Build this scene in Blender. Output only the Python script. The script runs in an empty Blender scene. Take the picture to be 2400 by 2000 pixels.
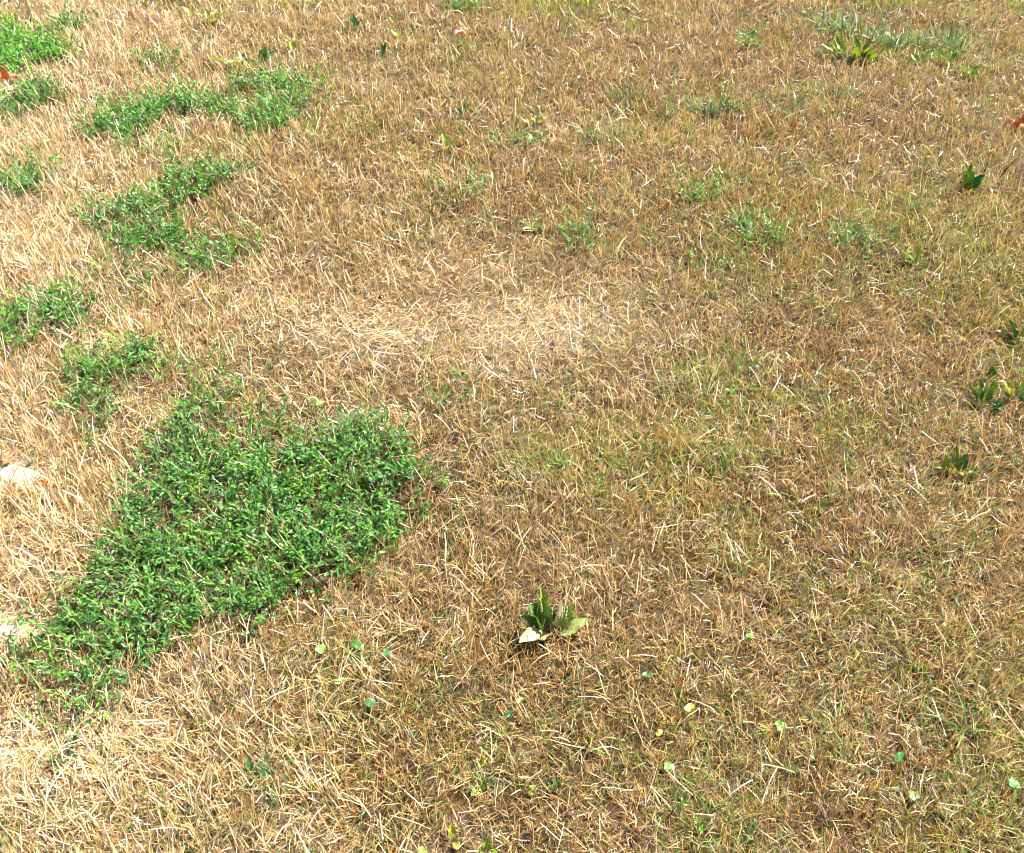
import bpy, math, random
import numpy as np
from mathutils import Vector

R = math.radians
SC = bpy.context.scene
COL = SC.collection

# ------------------------------------------------------------------ camera, light, exposure
CAM_H = 1.60
PITCH = R(40.6)                      # below the horizon
FPX = 2333.0                         # focal length in photo pixels (2400 x 2000)
cam_d = bpy.data.cameras.new('camera')
cam_d.sensor_width = 36.0
cam_d.lens = 36.0 * FPX / 2400.0
cam_d.clip_start = 0.05
cam_d.clip_end = 2000.0
cam = bpy.data.objects.new('camera', cam_d)
COL.objects.link(cam)
cam.location = (0, 0, CAM_H)
cam.rotation_euler = (math.pi / 2 - PITCH, 0, 0)
SC.camera = cam

SUN_EL = R(53)
SUN_DIR = Vector((0.80, 0.60, 0)).normalized() * math.cos(SUN_EL) + Vector((0, 0, math.sin(SUN_EL)))
sun_d = bpy.data.lights.new('sun', 'SUN')
sun_d.energy = 5.0
sun_d.angle = R(0.5)
sun_d.color = (1.0, 0.965, 0.90)
sun = bpy.data.objects.new('sun', sun_d)
COL.objects.link(sun)
sun.rotation_euler = (-SUN_DIR).to_track_quat('-Z', 'Y').to_euler()
sun.location = SUN_DIR * 10

world = bpy.data.worlds.new("World")
SC.world = world
world.use_nodes = True
wn = world.node_tree
bg = wn.nodes['Background']
sky = wn.nodes.new('ShaderNodeTexSky')
sky.sky_type = 'NISHITA'
sky.sun_disc = False
sky.sun_elevation = SUN_EL
sky.sun_rotation = math.atan2(SUN_DIR.x, SUN_DIR.y)
wn.links.new(sky.outputs['Color'], bg.inputs['Color'])
bg.inputs['Strength'].default_value = 0.05
SC.view_settings.view_transform = 'Standard'
SC.view_settings.look = 'None'
SC.view_settings.exposure = 1.78
SC.view_settings.gamma = 1.0
try:
    SC.cycles.pixel_filter_type = 'BLACKMAN_HARRIS'
    SC.cycles.filter_width = 0.95
    SC.cycles.max_bounces = 5
    SC.cycles.diffuse_bounces = 2
    SC.cycles.transmission_bounces = 4
    SC.cycles.glossy_bounces = 2
except Exception:
    pass

rng = np.random.default_rng(7)

# ------------------------------------------------------------------ ground <-> photo mapping (layout survey of the lawn)
ST, CT = math.sin(PITCH), math.cos(PITCH)


def gpt(u, v):
    """ground point seen at survey pixel u, v"""
    a = (u - 1200.0) / FPX
    b = (v - 1000.0) / FPX
    dz = -ST - b * CT
    dy = CT - b * ST
    t = -CAM_H / dz
    return a * t, dy * t


def uv(x, y):
    z = y * CT + CAM_H * ST
    up = y * ST - CAM_H * CT
    z = np.maximum(z, 0.3)
    return 1200.0 + FPX * x / z, 1000.0 - FPX * up / z


def zdepth(y):
    return y * CT + CAM_H * ST


# ------------------------------------------------------------------ noise
def vnoise(x, y, seed):
    xi = np.floor(x).astype(np.int64)
    yi = np.floor(y).astype(np.int64)
    fx = x - xi
    fy = y - yi
    fx = fx * fx * (3 - 2 * fx)
    fy = fy * fy * (3 - 2 * fy)

    def h(a, b):
        n = (a * 374761393 + b * 668265263 + seed * 2147483647) & 0xFFFFFFFF
        n = ((n ^ (n >> 13)) * 1274126177) & 0xFFFFFFFF
        n = n ^ (n >> 16)
        return (n & 0xFFFFFF) / float(0xFFFFFF)
    a = h(xi, yi)
    b = h(xi + 1, yi)
    c = h(xi, yi + 1)
    d = h(xi + 1, yi + 1)
    return (a * (1 - fx) + b * fx) * (1 - fy) + (c * (1 - fx) + d * fx) * fy


def fbm(x, y, scale, seed, octv=3):
    s = 0.0
    amp = 1.0
    tot = 0.0
    for o in range(octv):
        s = s + amp * vnoise(x * scale * 2 ** o + 13.7 * o, y * scale * 2 ** o - 7.1 * o, seed + o)
        tot += amp
        amp *= 0.5
    return s / tot          # 0..1


# ------------------------------------------------------------------ survey grids, 12 columns x 10 rows of 200 px
G_GRID = np.array([
    [.15, .10, .20, .22, .20, .34, .34, .28, .22, .40, .36, .42],
    [.10, .15, .25, .42, .35, .32, .32, .38, .42, .42, .40, .35],
    [.10, .20, .30, .15, .32, .38, .36, .42, .50, .52, .50, .50],
    [.12, .30, .25, .15, .15, .20, .32, .34, .42, .48, .50, .52],
    [.10, .25, .30, .15, .12, .14, .15, .30, .36, .42, .42, .50],
    [.10, .20, .30, .38, .30, .45, .48, .62, .55, .46, .38, .50],
    [.08, .20, .30, .30, .25, .20, .15, .32, .52, .46, .42, .42],
    [.10, .20, .20, .30, .42, .36, .22, .34, .42, .46, .46, .52],
    [.05, .15, .30, .42, .42, .42, .34, .46, .46, .46, .52, .52],
    [.15, .25, .25, .36, .42, .42, .42, .52, .56, .52, .52, .62]])
P_GRID = np.array([
    [.80, .85, .75, .65, .60, .62, .62, .55, .65, .52, .42, .42],
    [.85, .80, .62, .55, .55, .60, .72, .50, .45, .40, .48, .55],
    [.90, .62, .52, .65, .55, .42, .42, .45, .35, .34, .28, .32],
    [.90, .70, .60, .65, .66, .66, .60, .60, .50, .40, .32, .26],
    [.88, .72, .66, .70, .80, .88, .82, .70, .60, .45, .34, .30],
    [.85, .72, .66, .60, .55, .55, .55, .55, .50, .45, .38, .36],
    [.88, .72, .62, .60, .60, .60, .60, .50, .45, .38, .42, .46],
    [.80, .72, .66, .50, .48, .50, .55, .50, .45, .38, .36, .36],
    [.95, .92, .75, .60, .50, .45, .45, .50, .50, .40, .34, .30],
    [.88, .85, .78, .66, .64, .50, .42, .45, .40, .34, .28, .26]])


def grid(gr, u, v):
    gx = np.clip((u - 100) / 200.0, 0, 10.999)
    gy = np.clip((v - 100) / 200.0, 0, 8.999)
    ix = gx.astype(int)
    iy = gy.astype(int)
    fx = gx - ix
    fy = gy - iy
    return ((gr[iy, ix] * (1 - fx) + gr[iy, ix + 1] * fx) * (1 - fy)
            + (gr[iy + 1, ix] * (1 - fx) + gr[iy + 1, ix + 1] * fx) * fy)


def blobs(u, v, lst):
    out = np.zeros_like(u)
    for (cu, cv, ru, rv, a) in lst:
        out = np.maximum(out, a * np.exp(-(((u - cu) / ru) ** 2 + ((v - cv) / rv) ** 2)))
    return out


# greener turf: centre u, v, radius u, v, strength
GREEN_SPOTS = [(2200, 110, 160, 60, .3), (2300, 640, 140, 200, .3), (1900, 560, 260, 120, .35), (1650, 1020, 260, 110, .35), (680, 8, 200, 14, .5), (1300, 28, 110, 26, .9), (1095, 22, 50, 16, .6), (1480, 60, 36, 13, 1.), (2100, 12, 90, 16, 1.5),
               (2385, 28, 30, 16, 1.2), (1100, 122, 40, 20, .6), (1480, 60, 30, 10, .9), (1660, 465, 45, 20, .8),
               (1660, 910, 90, 50, .9), (1290, 1070, 70, 40, .8), (1510, 1060, 90, 50, .9), (1320, 940, 60, 30, .4),
               (1640, 870, 50, 30, .6), (1900, 930, 70, 40, .4), (1400, 1140, 50, 30, .5), (1750, 950, 40, 30, .3),
               (820, 1560, 60, 50, .4), (1010, 1620, 60, 60, .4), (1960, 1720, 60, 60, .3), (2330, 1880, 60, 90, .5),
               (1650, 1900, 50, 60, .5), (180, 125, 60, 20, .4), (760, 200, 70, 30, .4), (830, 290, 80, 25, .4),
               (690, 300, 60, 30, .5), (560, 340, 80, 30, .5), (390, 340, 70, 30, .5), (1080, 470, 50, 18, .3),
               (1720, 1310, 120, 60, .3), (540, 1730, 40, 30, .3), (170, 950, 40, 40, .3), (1960, 480, 130, 40, .45),
               (1950, 1000, 60, 40, .3), (2180, 1380, 60, 40, .35), (1190, 180, 60, 30, .2), (1520, 300, 120, 40, .3)]
# matted ground with few standing blades, half of them bleached
MATTED = [(250, 800, 55, 28, 1.), (430, 960, 50, 25, .9), (880, 985, 90, 35, .8), (60, 1120, 75, 34, .9),
          (60, 1480, 75, 30, .8), (900, 770, 230, 60, .85), (1230, 760, 260, 95, .85), (1050, 640, 200, 60, .5), (620, 720, 160, 50, .5), (130, 1740, 200, 90, .8),
          (380, 1700, 100, 60, .6), (60, 560, 120, 60, .4), (1050, 1960, 110, 40, .5), (720, 1960, 100, 40, .5),
          (460, 575, 30, 10, .9), (440, 275, 30, 12, .9), (10, 200, 40, 14, .9), (60, 1300, 100, 100, .4),
          (560, 880, 50, 25, .4), (1460, 1010, 80, 40, .3)]
BARE = [(35, 1115, 62, 26, 1.3), (75, 1135, 42, 14, 1.0), (50, 1478, 70, 20, 1.4), (0, 1470, 60, 40, 1.0), (5, 200, 30, 10, .7),
        (455, 955, 20, 8, .5), (540, 1440, 40, 10, .5), (610, 1400, 30, 8, .5)]
# upright taller tufts
TALL = [(540, 1640, 90, 60, .8), (1150, 1620, 200, 70, .6), (1230, 1230, 280, 150, .7), (430, 800, 50, 40, .8),
        (330, 170, 160, 50, .5), (1150, 160, 120, 30, .3), (1900, 300, 400, 120, .3), (1800, 650, 60, 60, .3),
        (380, 500, 60, 60, .2), (100, 1150, 120, 90, .4), (1620, 1080, 160, 120, .4)]

# knotgrass mats: density, polygon in survey pixels
KNOT = [
    (1.0, [(395, 1000), (440, 950), (490, 925), (520, 960), (510, 1010), (560, 1080), (640, 1085), (700, 1060), (740, 1020), (800, 1000),
           (860, 1005), (930, 1035), (975, 1080), (990, 1130), (980, 1170), (960, 1210), (965, 1250), (900, 1310), (840, 1345),
           (790, 1375), (700, 1385), (640, 1425), (570, 1475), (450, 1470), (400, 1530), (330, 1580), (250, 1570), (190, 1530), (150, 1500), (110, 1470), (130, 1430), (200, 1400), (240, 1330), (270, 1290),
           (300, 1240), (330, 1170), (330, 1110), (380, 1060)]),
    (.45, [(0, 1505), (120, 1500), (260, 1520), (330, 1590), (250, 1640), (130, 1620), (90, 1570), (10, 1560)]),
    (.4, [(110, 1690), (150, 1600), (220, 1600), (270, 1620), (260, 1680), (200, 1720), (180, 1780), (130, 1785), (120, 1730)]),
    (.3, [(40, 1660), (110, 1640), (200, 1650), (320, 1640), (330, 1690), (230, 1700), (60, 1700)]),
    (.95, [(0, 735), (60, 715), (150, 705), (215, 730), (230, 770), (170, 790), (110, 800), (50, 820), (0, 860)]),
    (.5, [(80, 705), (160, 690), (205, 670), (215, 700), (150, 720)]),
    (1.0, [(270, 850), (290, 820), (330, 808), (370, 845), (378, 880), (300, 885), (290, 910), (250, 930), (200, 905), (160, 890),
           (190, 850), (230, 845)]),
    (.6, [(160, 950), (200, 900), (250, 920), (260, 970), (290, 1010), (220, 1010), (150, 980)]),
    (.25, [(380, 840), (560, 850), (640, 870), (600, 930), (480, 900), (380, 900)]),
    (.4, [(500, 900), (590, 900), (590, 935), (520, 930)]),
    (.6, [(395, 1000), (440, 940), (500, 940), (540, 1000), (520, 1080), (440, 1060)]),
    (.35, [(490, 960), (600, 980), (740, 980), (700, 1060), (560, 1090), (500, 1040)]),
    (.9, [(200, 500), (280, 480), (370, 470), (420, 490), (410, 540), (460, 560), (590, 560), (520, 610), (480, 640), (430, 630),
          (400, 600), (340, 600), (260, 605), (230, 560), (205, 530)]),
    (.35, [(270, 620), (400, 640), (370, 690), (280, 670)]),
    (.25, [(420, 600), (600, 540), (640, 580), (520, 640), (430, 660)]),
    (.95, [(360, 440), (400, 415), (480, 395), (590, 415), (540, 440), (500, 470), (430, 480), (370, 465)]),
    (.95, [(0, 440), (50, 400), (115, 425), (70, 465), (0, 470)]),
    (.4, [(110, 400), (170, 405), (160, 430), (110, 430)]),
    (1.0, [(190, 305), (230, 270), (300, 245), (370, 250), (380, 285), (330, 320), (260, 325), (200, 330)]),
    (1.0, [(360, 240), (400, 215), (500, 220), (520, 250), (560, 260), (560, 290), (500, 300), (460, 260), (390, 268)]),
    (1.0, [(540, 285), (600, 265), (650, 235), (715, 235), (725, 260), (680, 300), (650, 325), (610, 325), (570, 305)]),
    (.9, [(545, 200), (600, 185), (700, 182), (770, 200), (750, 216), (640, 218), (560, 212)]),
    (1.0, [(0, 235), (40, 225), (100, 210), (160, 225), (130, 255), (70, 270), (40, 290), (0, 300)]),
    (1.1, [(0, 100), (60, 100), (120, 108), (150, 118), (130, 150), (80, 165), (50, 185), (0, 185)]),
    (.9, [(0, 60), (45, 60), (60, 80), (40, 95), (0, 92)]),
    (.9, [(120, 75), (160, 52), (225, 48), (240, 62), (190, 78), (140, 84)]),
    (.4, [(120, 108), (190, 115), (210, 135), (130, 135)]),
    (.4, [(320, 150), (420, 125), (430, 150), (370, 185), (320, 180)]),
    (.8, [(250, 0), (480, 0), (480, 16), (400, 20), (340, 8), (250, 6)]),
    (.7, [(0, 0), (110, 0), (100, 12), (0, 10)]),
    (.3, [(260, 320), (440, 340), (420, 380), (300, 370)]),
    (.25, [(20, 370), (110, 380), (90, 400)]),
    (.3, [(700, 240), (770, 250), (760, 290), (700, 300)]),
    (.4, [(1040, 445), (1130, 440), (1140, 475), (1060, 480)]),
    (.4, [(1320, 540), (1400, 530), (1370, 620), (1330, 610)]),
    (.35, [(1010, 905), (1090, 900), (1090, 945), (1030, 950)]),
    (.9, [(1700, 545), (1760, 535), (1830, 560), (1820, 585), (1740, 580)]),
    (.85, [(1960, 590), (2000, 565), (2055, 575), (2040, 610), (1980, 610)]),
    (.6, [(1620, 615), (1680, 600), (1705, 630), (1640, 640)]),
    (.5, [(1600, 450), (1640, 440), (1690, 460), (1680, 485), (1610, 480)]),
    (.4, [(1340, 320), (1430, 315), (1430, 335), (1350, 340)]),
    (.35, [(1180, 335), (1270, 330), (1270, 360), (1190, 360)]),
    (.35, [(620, 1800), (640, 1790), (670, 1880), (640, 1900)]),
    (.3, [(1605, 1870), (1680, 1880), (1700, 1960), (1640, 1990)]),
    (.25, [(1700, 860), (1760, 850), (1760, 930), (1700, 930)]),
    (.3, [(960, 1080), (1060, 1090), (1040, 1150), (980, 1160)]),
    (.25, [(120, 1065), (230, 1065), (210, 1120), (130, 1110)]),
    (.35, [(1720, 110), (1790, 112), (1780, 125), (1725, 122)]),
    (.6, [(1060, 8), (1130, 6), (1120, 30), (1065, 34)]),
    (.35, [(1640, 240), (1700, 250), (1690, 280), (1650, 275)]),
]


def in_poly(px, py, poly):
    inside = np.zeros(px.shape, bool)
    n = len(poly)
    for i in range(n):
        x1, y1 = poly[i]
        x2, y2 = poly[(i + 1) % n]
        if y1 == y2:
            continue
        c = ((y1 > py) != (y2 > py)) & (px < (x2 - x1) * (py - y1) / (y2 - y1) + x1)
        inside ^= c
    return inside


def knot_density(x, y, jit):
    """density of knotgrass at ground points; jit scatters the edge (in metres)"""
    jx = x + rng.normal(0, 1, x.shape) * jit + (fbm(x, y, 18, 91) - .5) * 0.07
    jy = y + rng.normal(0, 1, x.shape) * jit + (fbm(x, y, 18, 97) - .5) * 0.07
    u, v = uv(jx, jy)
    d = np.zeros(x.shape)
    for den, poly in KNOT:
        d = np.maximum(d, den * in_poly(u, v, poly))
    # the same weed goes on in broken mats beyond the left and far sides
    out = (u < -20) | (v < -20)
    far = fbm(x, y, 1.6, 55, 2)
    d = np.where(out & (far > .62) & (u < 1000), .9, d)
    return d


def height(x, y):
    h = (fbm(x, y, 2.2, 11, 2) - .5) * 0.035 + (fbm(x, y, 9.0, 21, 2) - .5) * 0.022 + (fbm(x, y, 32.0, 31, 2) - .5) * 0.010
    u, v = uv(x, y)
    flat = np.clip(blobs(u, v, BARE), 0, 1)
    w = np.clip((y - 9.0) / 20.0, 0, 1)
    return h * (1 - .5 * flat) * (1 - w)


# ------------------------------------------------------------------ materials
def new_mat(name):
    m = bpy.data.materials.new(name)
    m.use_nodes = True
    nt = m.node_tree
    for n in list(nt.nodes):
        nt.nodes.remove(n)
    return m, nt


def plant_mat(name, transl=0.35, rough=0.5, spec=0.3, noise_scale=60.0, noise_amt=0.25, attr='blade_color', tint=(1, 1, 1)):
    m, nt = new_mat(name)
    N, L = nt.nodes, nt.links
    out = N.new('ShaderNodeOutputMaterial')
    at = N.new('ShaderNodeAttribute')
    at.attribute_name = attr
    geo = N.new('ShaderNodeNewGeometry')
    nz = N.new('ShaderNodeTexNoise')
    nz.inputs['Scale'].default_value = noise_scale
    nz.inputs['Detail'].default_value = 3
    L.new(geo.outputs['Position'], nz.inputs['Vector'])
    mr = N.new('ShaderNodeMapRange')
    mr.inputs['From Min'].default_value = .3
    mr.inputs['From Max'].default_value = .7
    mr.inputs['To Min'].default_value = 1 - noise_amt
    mr.inputs['To Max'].default_value = 1 + noise_amt
    L.new(nz.outputs['Fac'], mr.inputs['Value'])
    mul = N.new('ShaderNodeVectorMath')
    mul.operation = 'SCALE'
    L.new(at.outputs['Color'], mul.inputs[0])
    L.new(mr.outputs['Result'], mul.inputs['Scale'])
    p = N.new('ShaderNodeBsdfPrincipled')
    p.inputs['Roughness'].default_value = rough
    p.inputs['Specular IOR Level'].default_value = spec
    L.new(mul.outputs['Vector'], p.inputs['Base Color'])
    t = N.new('ShaderNodeBsdfTranslucent')
    tm = N.new('ShaderNodeVectorMath')
    tm.operation = 'MULTIPLY'
    tm.inputs[1].default_value = tint
    L.new(mul.outputs['Vector'], tm.inputs[0])
    L.new(tm.outputs['Vector'], t.inputs['Color'])
    mx = N.new('ShaderNodeMixShader')
    mx.inputs['Fac'].default_value = transl
    L.new(p.outputs[0], mx.inputs[1])
    L.new(t.outputs[0], mx.inputs[2])
    L.new(mx.outputs[0], out.inputs['Surface'])
    return m


M_straw = plant_mat('dry_blade', .16, .36, .5, 90, .18, tint=(1.05, .95, .8))
M_green = plant_mat('green_blade', .28, .45, .4, 90, .2, tint=(1.2, 1.25, .5))
M_knot = plant_mat('knotgrass_leaf', .32, .45, .42, 70, .25, tint=(1.1, 1.35, .5))
M_broad = plant_mat('broad_leaf', .22, .40, .5, 180, .22, tint=(1.25, 1.3, .4))
M_dryleaf = plant_mat('dead_leaf', .25, .5, .4, 120, .4, tint=(1.3, .8, .5))


def solid_mat(name, c1, c2, scale, rough=.6, bump=.3, spec=.4):
    m, nt = new_mat(name)
    N, L = nt.nodes, nt.links
    out = N.new('ShaderNodeOutputMaterial')
    p = N.new('ShaderNodeBsdfPrincipled')
    tc = N.new('ShaderNodeTexCoord')
    nz = N.new('ShaderNodeTexNoise')
    nz.inputs['Scale'].default_value = scale
    nz.inputs['Detail'].default_value = 5
    L.new(tc.outputs['Object'], nz.inputs['Vector'])
    cr = N.new('ShaderNodeValToRGB')
    cr.color_ramp.elements[0].color = (*c1, 1)
    cr.color_ramp.elements[1].color = (*c2, 1)
    cr.color_ramp.elements[0].position = .35
    cr.color_ramp.elements[1].position = .65
    L.new(nz.outputs['Fac'], cr.inputs['Fac'])
    L.new(cr.outputs['Color'], p.inputs['Base Color'])
    p.inputs['Roughness'].default_value = rough
    p.inputs['Specular IOR Level'].default_value = spec
    b = N.new('ShaderNodeBump')
    b.inputs['Strength'].default_value = bump
    b.inputs['Distance'].default_value = .002
    L.new(nz.outputs['Fac'], b.inputs['Height'])
    L.new(b.outputs['Normal'], p.inputs['Normal'])
    L.new(p.outputs[0], out.inputs['Surface'])
    return m


def ground_mat():
    m, nt = new_mat('soil')
    N, L = nt.nodes, nt.links
    out = N.new('ShaderNodeOutputMaterial')
    p = N.new('ShaderNodeBsdfPrincipled')
    p.inputs['Roughness'].default_value = .9
    p.inputs['Specular IOR Level'].default_value = .15
    geo = N.new('ShaderNodeNewGeometry')
    at = N.new('ShaderNodeAttribute')
    at.attribute_name = 'bare'

    def noise(s, d=5):
        n = N.new('ShaderNodeTexNoise')
        n.inputs['Scale'].default_value = s
        n.inputs['Detail'].default_value = d
        L.new(geo.outputs['Position'], n.inputs['Vector'])
        return n

    def ramp(src, stops):
        c = N.new('ShaderNodeValToRGB')
        while len(c.color_ramp.elements) < len(stops):
            c.color_ramp.elements.new(.5)
        for e, (q, col) in zip(c.color_ramp.elements, stops):
            e.position = q
            e.color = (*col, 1)
        L.new(src, c.inputs['Fac'])
        return c
    n1 = noise(14)
    n2 = noise(230, 4)
    under = ramp(n1.outputs['Fac'], [(.3, (.030, .018, .009)), (.5, (.06, .036, .018)), (.7, (.10, .060, .032))])  # covered soil coloured near black, painting shade into the gaps between blades
    sand = ramp(n2.outputs['Fac'], [(.3, (.33, .24, .16)), (.5, (.50, .39, .28)), (.75, (.62, .50, .37))])
    mx = N.new('ShaderNodeMix')
    mx.data_type = 'RGBA'
    L.new(at.outputs['Fac'], mx.inputs['Factor'])
    L.new(under.outputs['Color'], mx.inputs['A'])
    L.new(sand.outputs['Color'], mx.inputs['B'])
    L.new(mx.outputs['Result'], p.inputs['Base Color'])
    vo = N.new('ShaderNodeTexVoronoi')
    vo.feature = 'DISTANCE_TO_EDGE'
    vo.inputs['Scale'].default_value = 26
    L.new(geo.outputs['Position'], vo.inputs['Vector'])
    ms = N.new('ShaderNodeMath')
    ms.operation = 'LESS_THAN'
    ms.inputs[1].default_value = .03
    L.new(vo.outputs['Distance'], ms.inputs[0])
    ad = N.new('ShaderNodeMath')
    ad.operation = 'SUBTRACT'
    L.new(n2.outputs['Fac'], ad.inputs[0])
    L.new(ms.outputs[0], ad.inputs[1])
    b = N.new('ShaderNodeBump')
    b.inputs['Strength'].default_value = .7
    b.inputs['Distance'].default_value = .004
    L.new(ad.outputs[0], b.inputs['Height'])
    L.new(b.outputs['Normal'], p.inputs['Normal'])
    L.new(p.outputs[0], out.inputs['Surface'])
    return m


# ------------------------------------------------------------------ mesh helpers
def np_mesh(name, V, faces, cols=None, attr='blade_color'):
    """V (n,3); faces: list of int arrays (m,3) or (m,4)"""
    me = bpy.data.meshes.new(name)
    me.vertices.add(len(V))
    me.vertices.foreach_set('co', np.ascontiguousarray(V, np.float32).ravel())
    idx = np.concatenate([f.ravel() for f in faces]).astype(np.int32)
    tot = np.concatenate([np.full(len(f), f.shape[1], np.int32) for f in faces])
    start = np.concatenate([[0], np.cumsum(tot)[:-1]]).astype(np.int32)
    me.loops.add(len(idx))
    me.loops.foreach_set('vertex_index', idx)
    me.polygons.add(len(tot))
    me.polygons.foreach_set('loop_start', start)
    me.polygons.foreach_set('loop_total', tot)
    me.update(calc_edges=True)
    if cols is not None:
        a = me.color_attributes.new(attr, 'FLOAT_COLOR', 'POINT')
        c = np.ones((len(V), 4), np.float32)
        c[:, :3] = np.clip(cols, 0, 1)
        a.data.foreach_set('color', c.ravel())
    return me


def link(name, me, mat, parent=None, **props):
    o = bpy.data.objects.new(name, me)
    COL.objects.link(o)
    if me is not None and mat is not None:
        me.materials.append(mat)
    if parent is not None:
        o.parent = parent
    for k, q in props.items():
        o[k] = q
    return o


def ribbons(bx, by, bz, az, tilt, length, width, curve, sweep, roll, c0, c1, nseg, blunt, kink=None, clampz=0.001):
    """many grass blades at once; returns V, quads, cols"""
    n = len(bx)
    T = np.linspace(0, 1, nseg + 1)
    P = np.zeros((n, nseg + 1, 3))
    D = np.zeros((n, nseg + 1, 3))
    for k, t in enumerate(T):
        th = tilt + curve * t
        a = az + sweep * t
        if kink is not None:
            th = th + kink * (t > .45)
        D[:, k] = np.stack([np.sin(th) * np.cos(a), np.sin(th) * np.sin(a), np.cos(th)], 1)
    P[:, 0] = np.stack([bx, by, bz], 1)
    for k in range(1, nseg + 1):
        P[:, k] = P[:, k - 1] + (D[:, k - 1] + D[:, k]) * .5 * (length / nseg)[:, None]
    gz = height(P[:, :, 0].ravel(), P[:, :, 1].ravel()).reshape(n, nseg + 1)
    lim = gz + clampz + (np.abs(bz - gz[:, 0]) * .7)[:, None] * (np.arange(nseg + 1) > 0)
    P[:, 1:, 2] = np.maximum(P[:, 1:, 2], lim[:, 1:])
    side = np.stack([-np.sin(az), np.cos(az), np.zeros(n)], 1)
    nrm = np.cross(D[:, 0], side)
    S = side[:, None] * np.cos(roll)[:, None, None] + nrm[:, None] * np.sin(roll)[:, None, None]
    prof = np.where(blunt[:, None], 1 - .35 * T[None] ** 2, (1 - T[None] ** 2.2) * .97 + .03)
    prof = prof * (0.75 + .25 * np.minimum(1, T[None] * 4))
    W = (width[:, None] * prof)[:, :, None] * .5
    A = P - S * W
    B = P + S * W
    V = np.stack([A, B], 2).reshape(-1, 3)
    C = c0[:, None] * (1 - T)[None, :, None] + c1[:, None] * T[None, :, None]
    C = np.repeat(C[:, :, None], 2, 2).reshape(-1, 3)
    base = (np.arange(n) * (nseg + 1) * 2)[:, None] + (np.arange(nseg) * 2)[None]
    q = np.stack([base, base + 1, base + 3, base + 2], 2).reshape(-1, 4)
    return V, q, C


YMIN, YMAX = 0.25, 8.0


def scatter(D0, fall=1.2, seed=0):
    """ground points, densest near the camera's part of the lawn"""
    xs, ys = [], []
    n = int(D0 * 2 * (0.95 + .40 * YMAX + .45) * (YMAX - YMIN))
    for _ in range(1):
        y = rng.uniform(YMIN, YMAX, n)
        hw = 0.95 + .40 * YMAX + .45
        x = rng.uniform(-hw, hw, n)
        keep = (np.abs(x) < .95 + .42 * y)
        keep &= rng.random(n) < np.minimum(1, (1.7 / zdepth(y)) ** fall)
        xs.append(x[keep])
        ys.append(y[keep])
    return np.concatenate(xs), np.concatenate(ys)


def wscale(y):
    return np.maximum(1, zdepth(y) / 1.7) ** .55


def pick(u, pal):
    """pal: (n,k,3) not needed; choose colours by cumulative weights (n,k)"""
    w, cols = pal
    cw = np.cumsum(w, 1)
    cw /= cw[:, -1:]
    i = (u[:, None] > cw).sum(1)
    return cols[np.clip(i, 0, len(cols) - 1)]


BLEACH = (.76, .62, .41)
STRAW = (.78, .54, .25)
GOLD = (.70, .43, .14)
ORANGE = (.54, .29, .08)
BROWN = (.19, .11, .045)
GREY = (.46, .35, .21)
OLIVE = (.20, .22, .05)
LIME = (.30, .38, .07)
GRASS = (.11, .27, .035)
BLUEG = (.15, .28, .13)
YELLOW = (.55, .46, .12)
PAL = np.array([BLEACH, STRAW, GOLD, ORANGE, BROWN, GREY])
PALG = np.array([OLIVE, LIME, GRASS, BLUEG, YELLOW])


def dry_colors(u, v, x, y, n):
    P = grid(P_GRID, u, v) + (fbm(x, y, 5, 41) - .5) * 1.1 + blobs(u, v, MATTED) * .12
    P = np.clip(P * .92 + .06, 0, 1)
    w = np.stack([P ** 2 * 1.0, .25 + .55 * P, .45 + 0 * P, .50 * (1 - P) + .10, .34 * (1 - P) ** 1.5 + .05,
                  .08 + .06 * np.clip((u - 1500) / 900, 0, 1)], 1)
    c = pick(rng.random(n), (w, PAL))
    lum = rng.normal(1, .13, (n, 1))
    hue = rng.normal(0, .03, (n, 1)) * np.array([[0.3, 0, -.8]])
    return np.clip(c * lum + hue * c, .02, .92)


def green_colors(n, wt=None):
    w = np.tile(np.array(wt if wt is not None else [.34, .22, .22, .12, .10]), (n, 1))
    c = pick(rng.random(n), (w, PALG))
    return np.clip(c * rng.normal(1, .18, (n, 1)), .01, .9)


# ------------------------------------------------------------------ ground sheet
def axis(lo_f, hi_f, step, lim_lo, lim_hi):
    mid = list(np.arange(lo_f, hi_f + 1e-6, step))
    s, p, up = step, mid[-1], []
    while p < lim_hi:
        s *= 1.25
        p += s
        up.append(p)
    s, p, dn = step, mid[0], []
    while p > lim_lo:
        s *= 1.25
        p -= s
        dn.append(p)
    return np.array(dn[::-1] + mid + up)


gx = axis(-4.2, 4.2, .022, -600, 600)
gy = axis(-.4, 8.4, .022, -300, 1200)
GX, GY = np.meshgrid(gx, gy)
gX, gY = GX.ravel(), GY.ravel()
gZ = height(gX, gY)
nx, ny = len(gx), len(gy)
ii = (np.arange(ny - 1)[:, None] * nx + np.arange(nx - 1)[None]).ravel()
gq = np.stack([ii, ii + 1, ii + nx + 1, ii + nx], 1)
gme = np_mesh('ground', np.stack([gX, gY, gZ], 1), [gq])
ba = gme.attributes.new('bare', 'FLOAT', 'POINT')
gu, gv = uv(gX, gY)
bare = np.clip(blobs(gu, gv, BARE) + .35 * np.clip(blobs(gu, gv, MATTED), 0, 1) + .20 * np.clip((900 - gu) / 900, 0, 1), 0, 1)
bare = np.where(gY < .2, .2, bare)
ba.data.foreach_set('value', bare.astype(np.float32))
gme.polygons.foreach_set('use_smooth', np.ones(len(gme.polygons), bool))
link('ground', gme, ground_mat(), label='soil lying under the dry lawn, tan where bare, darkened as shade between blades', kind='structure')

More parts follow.
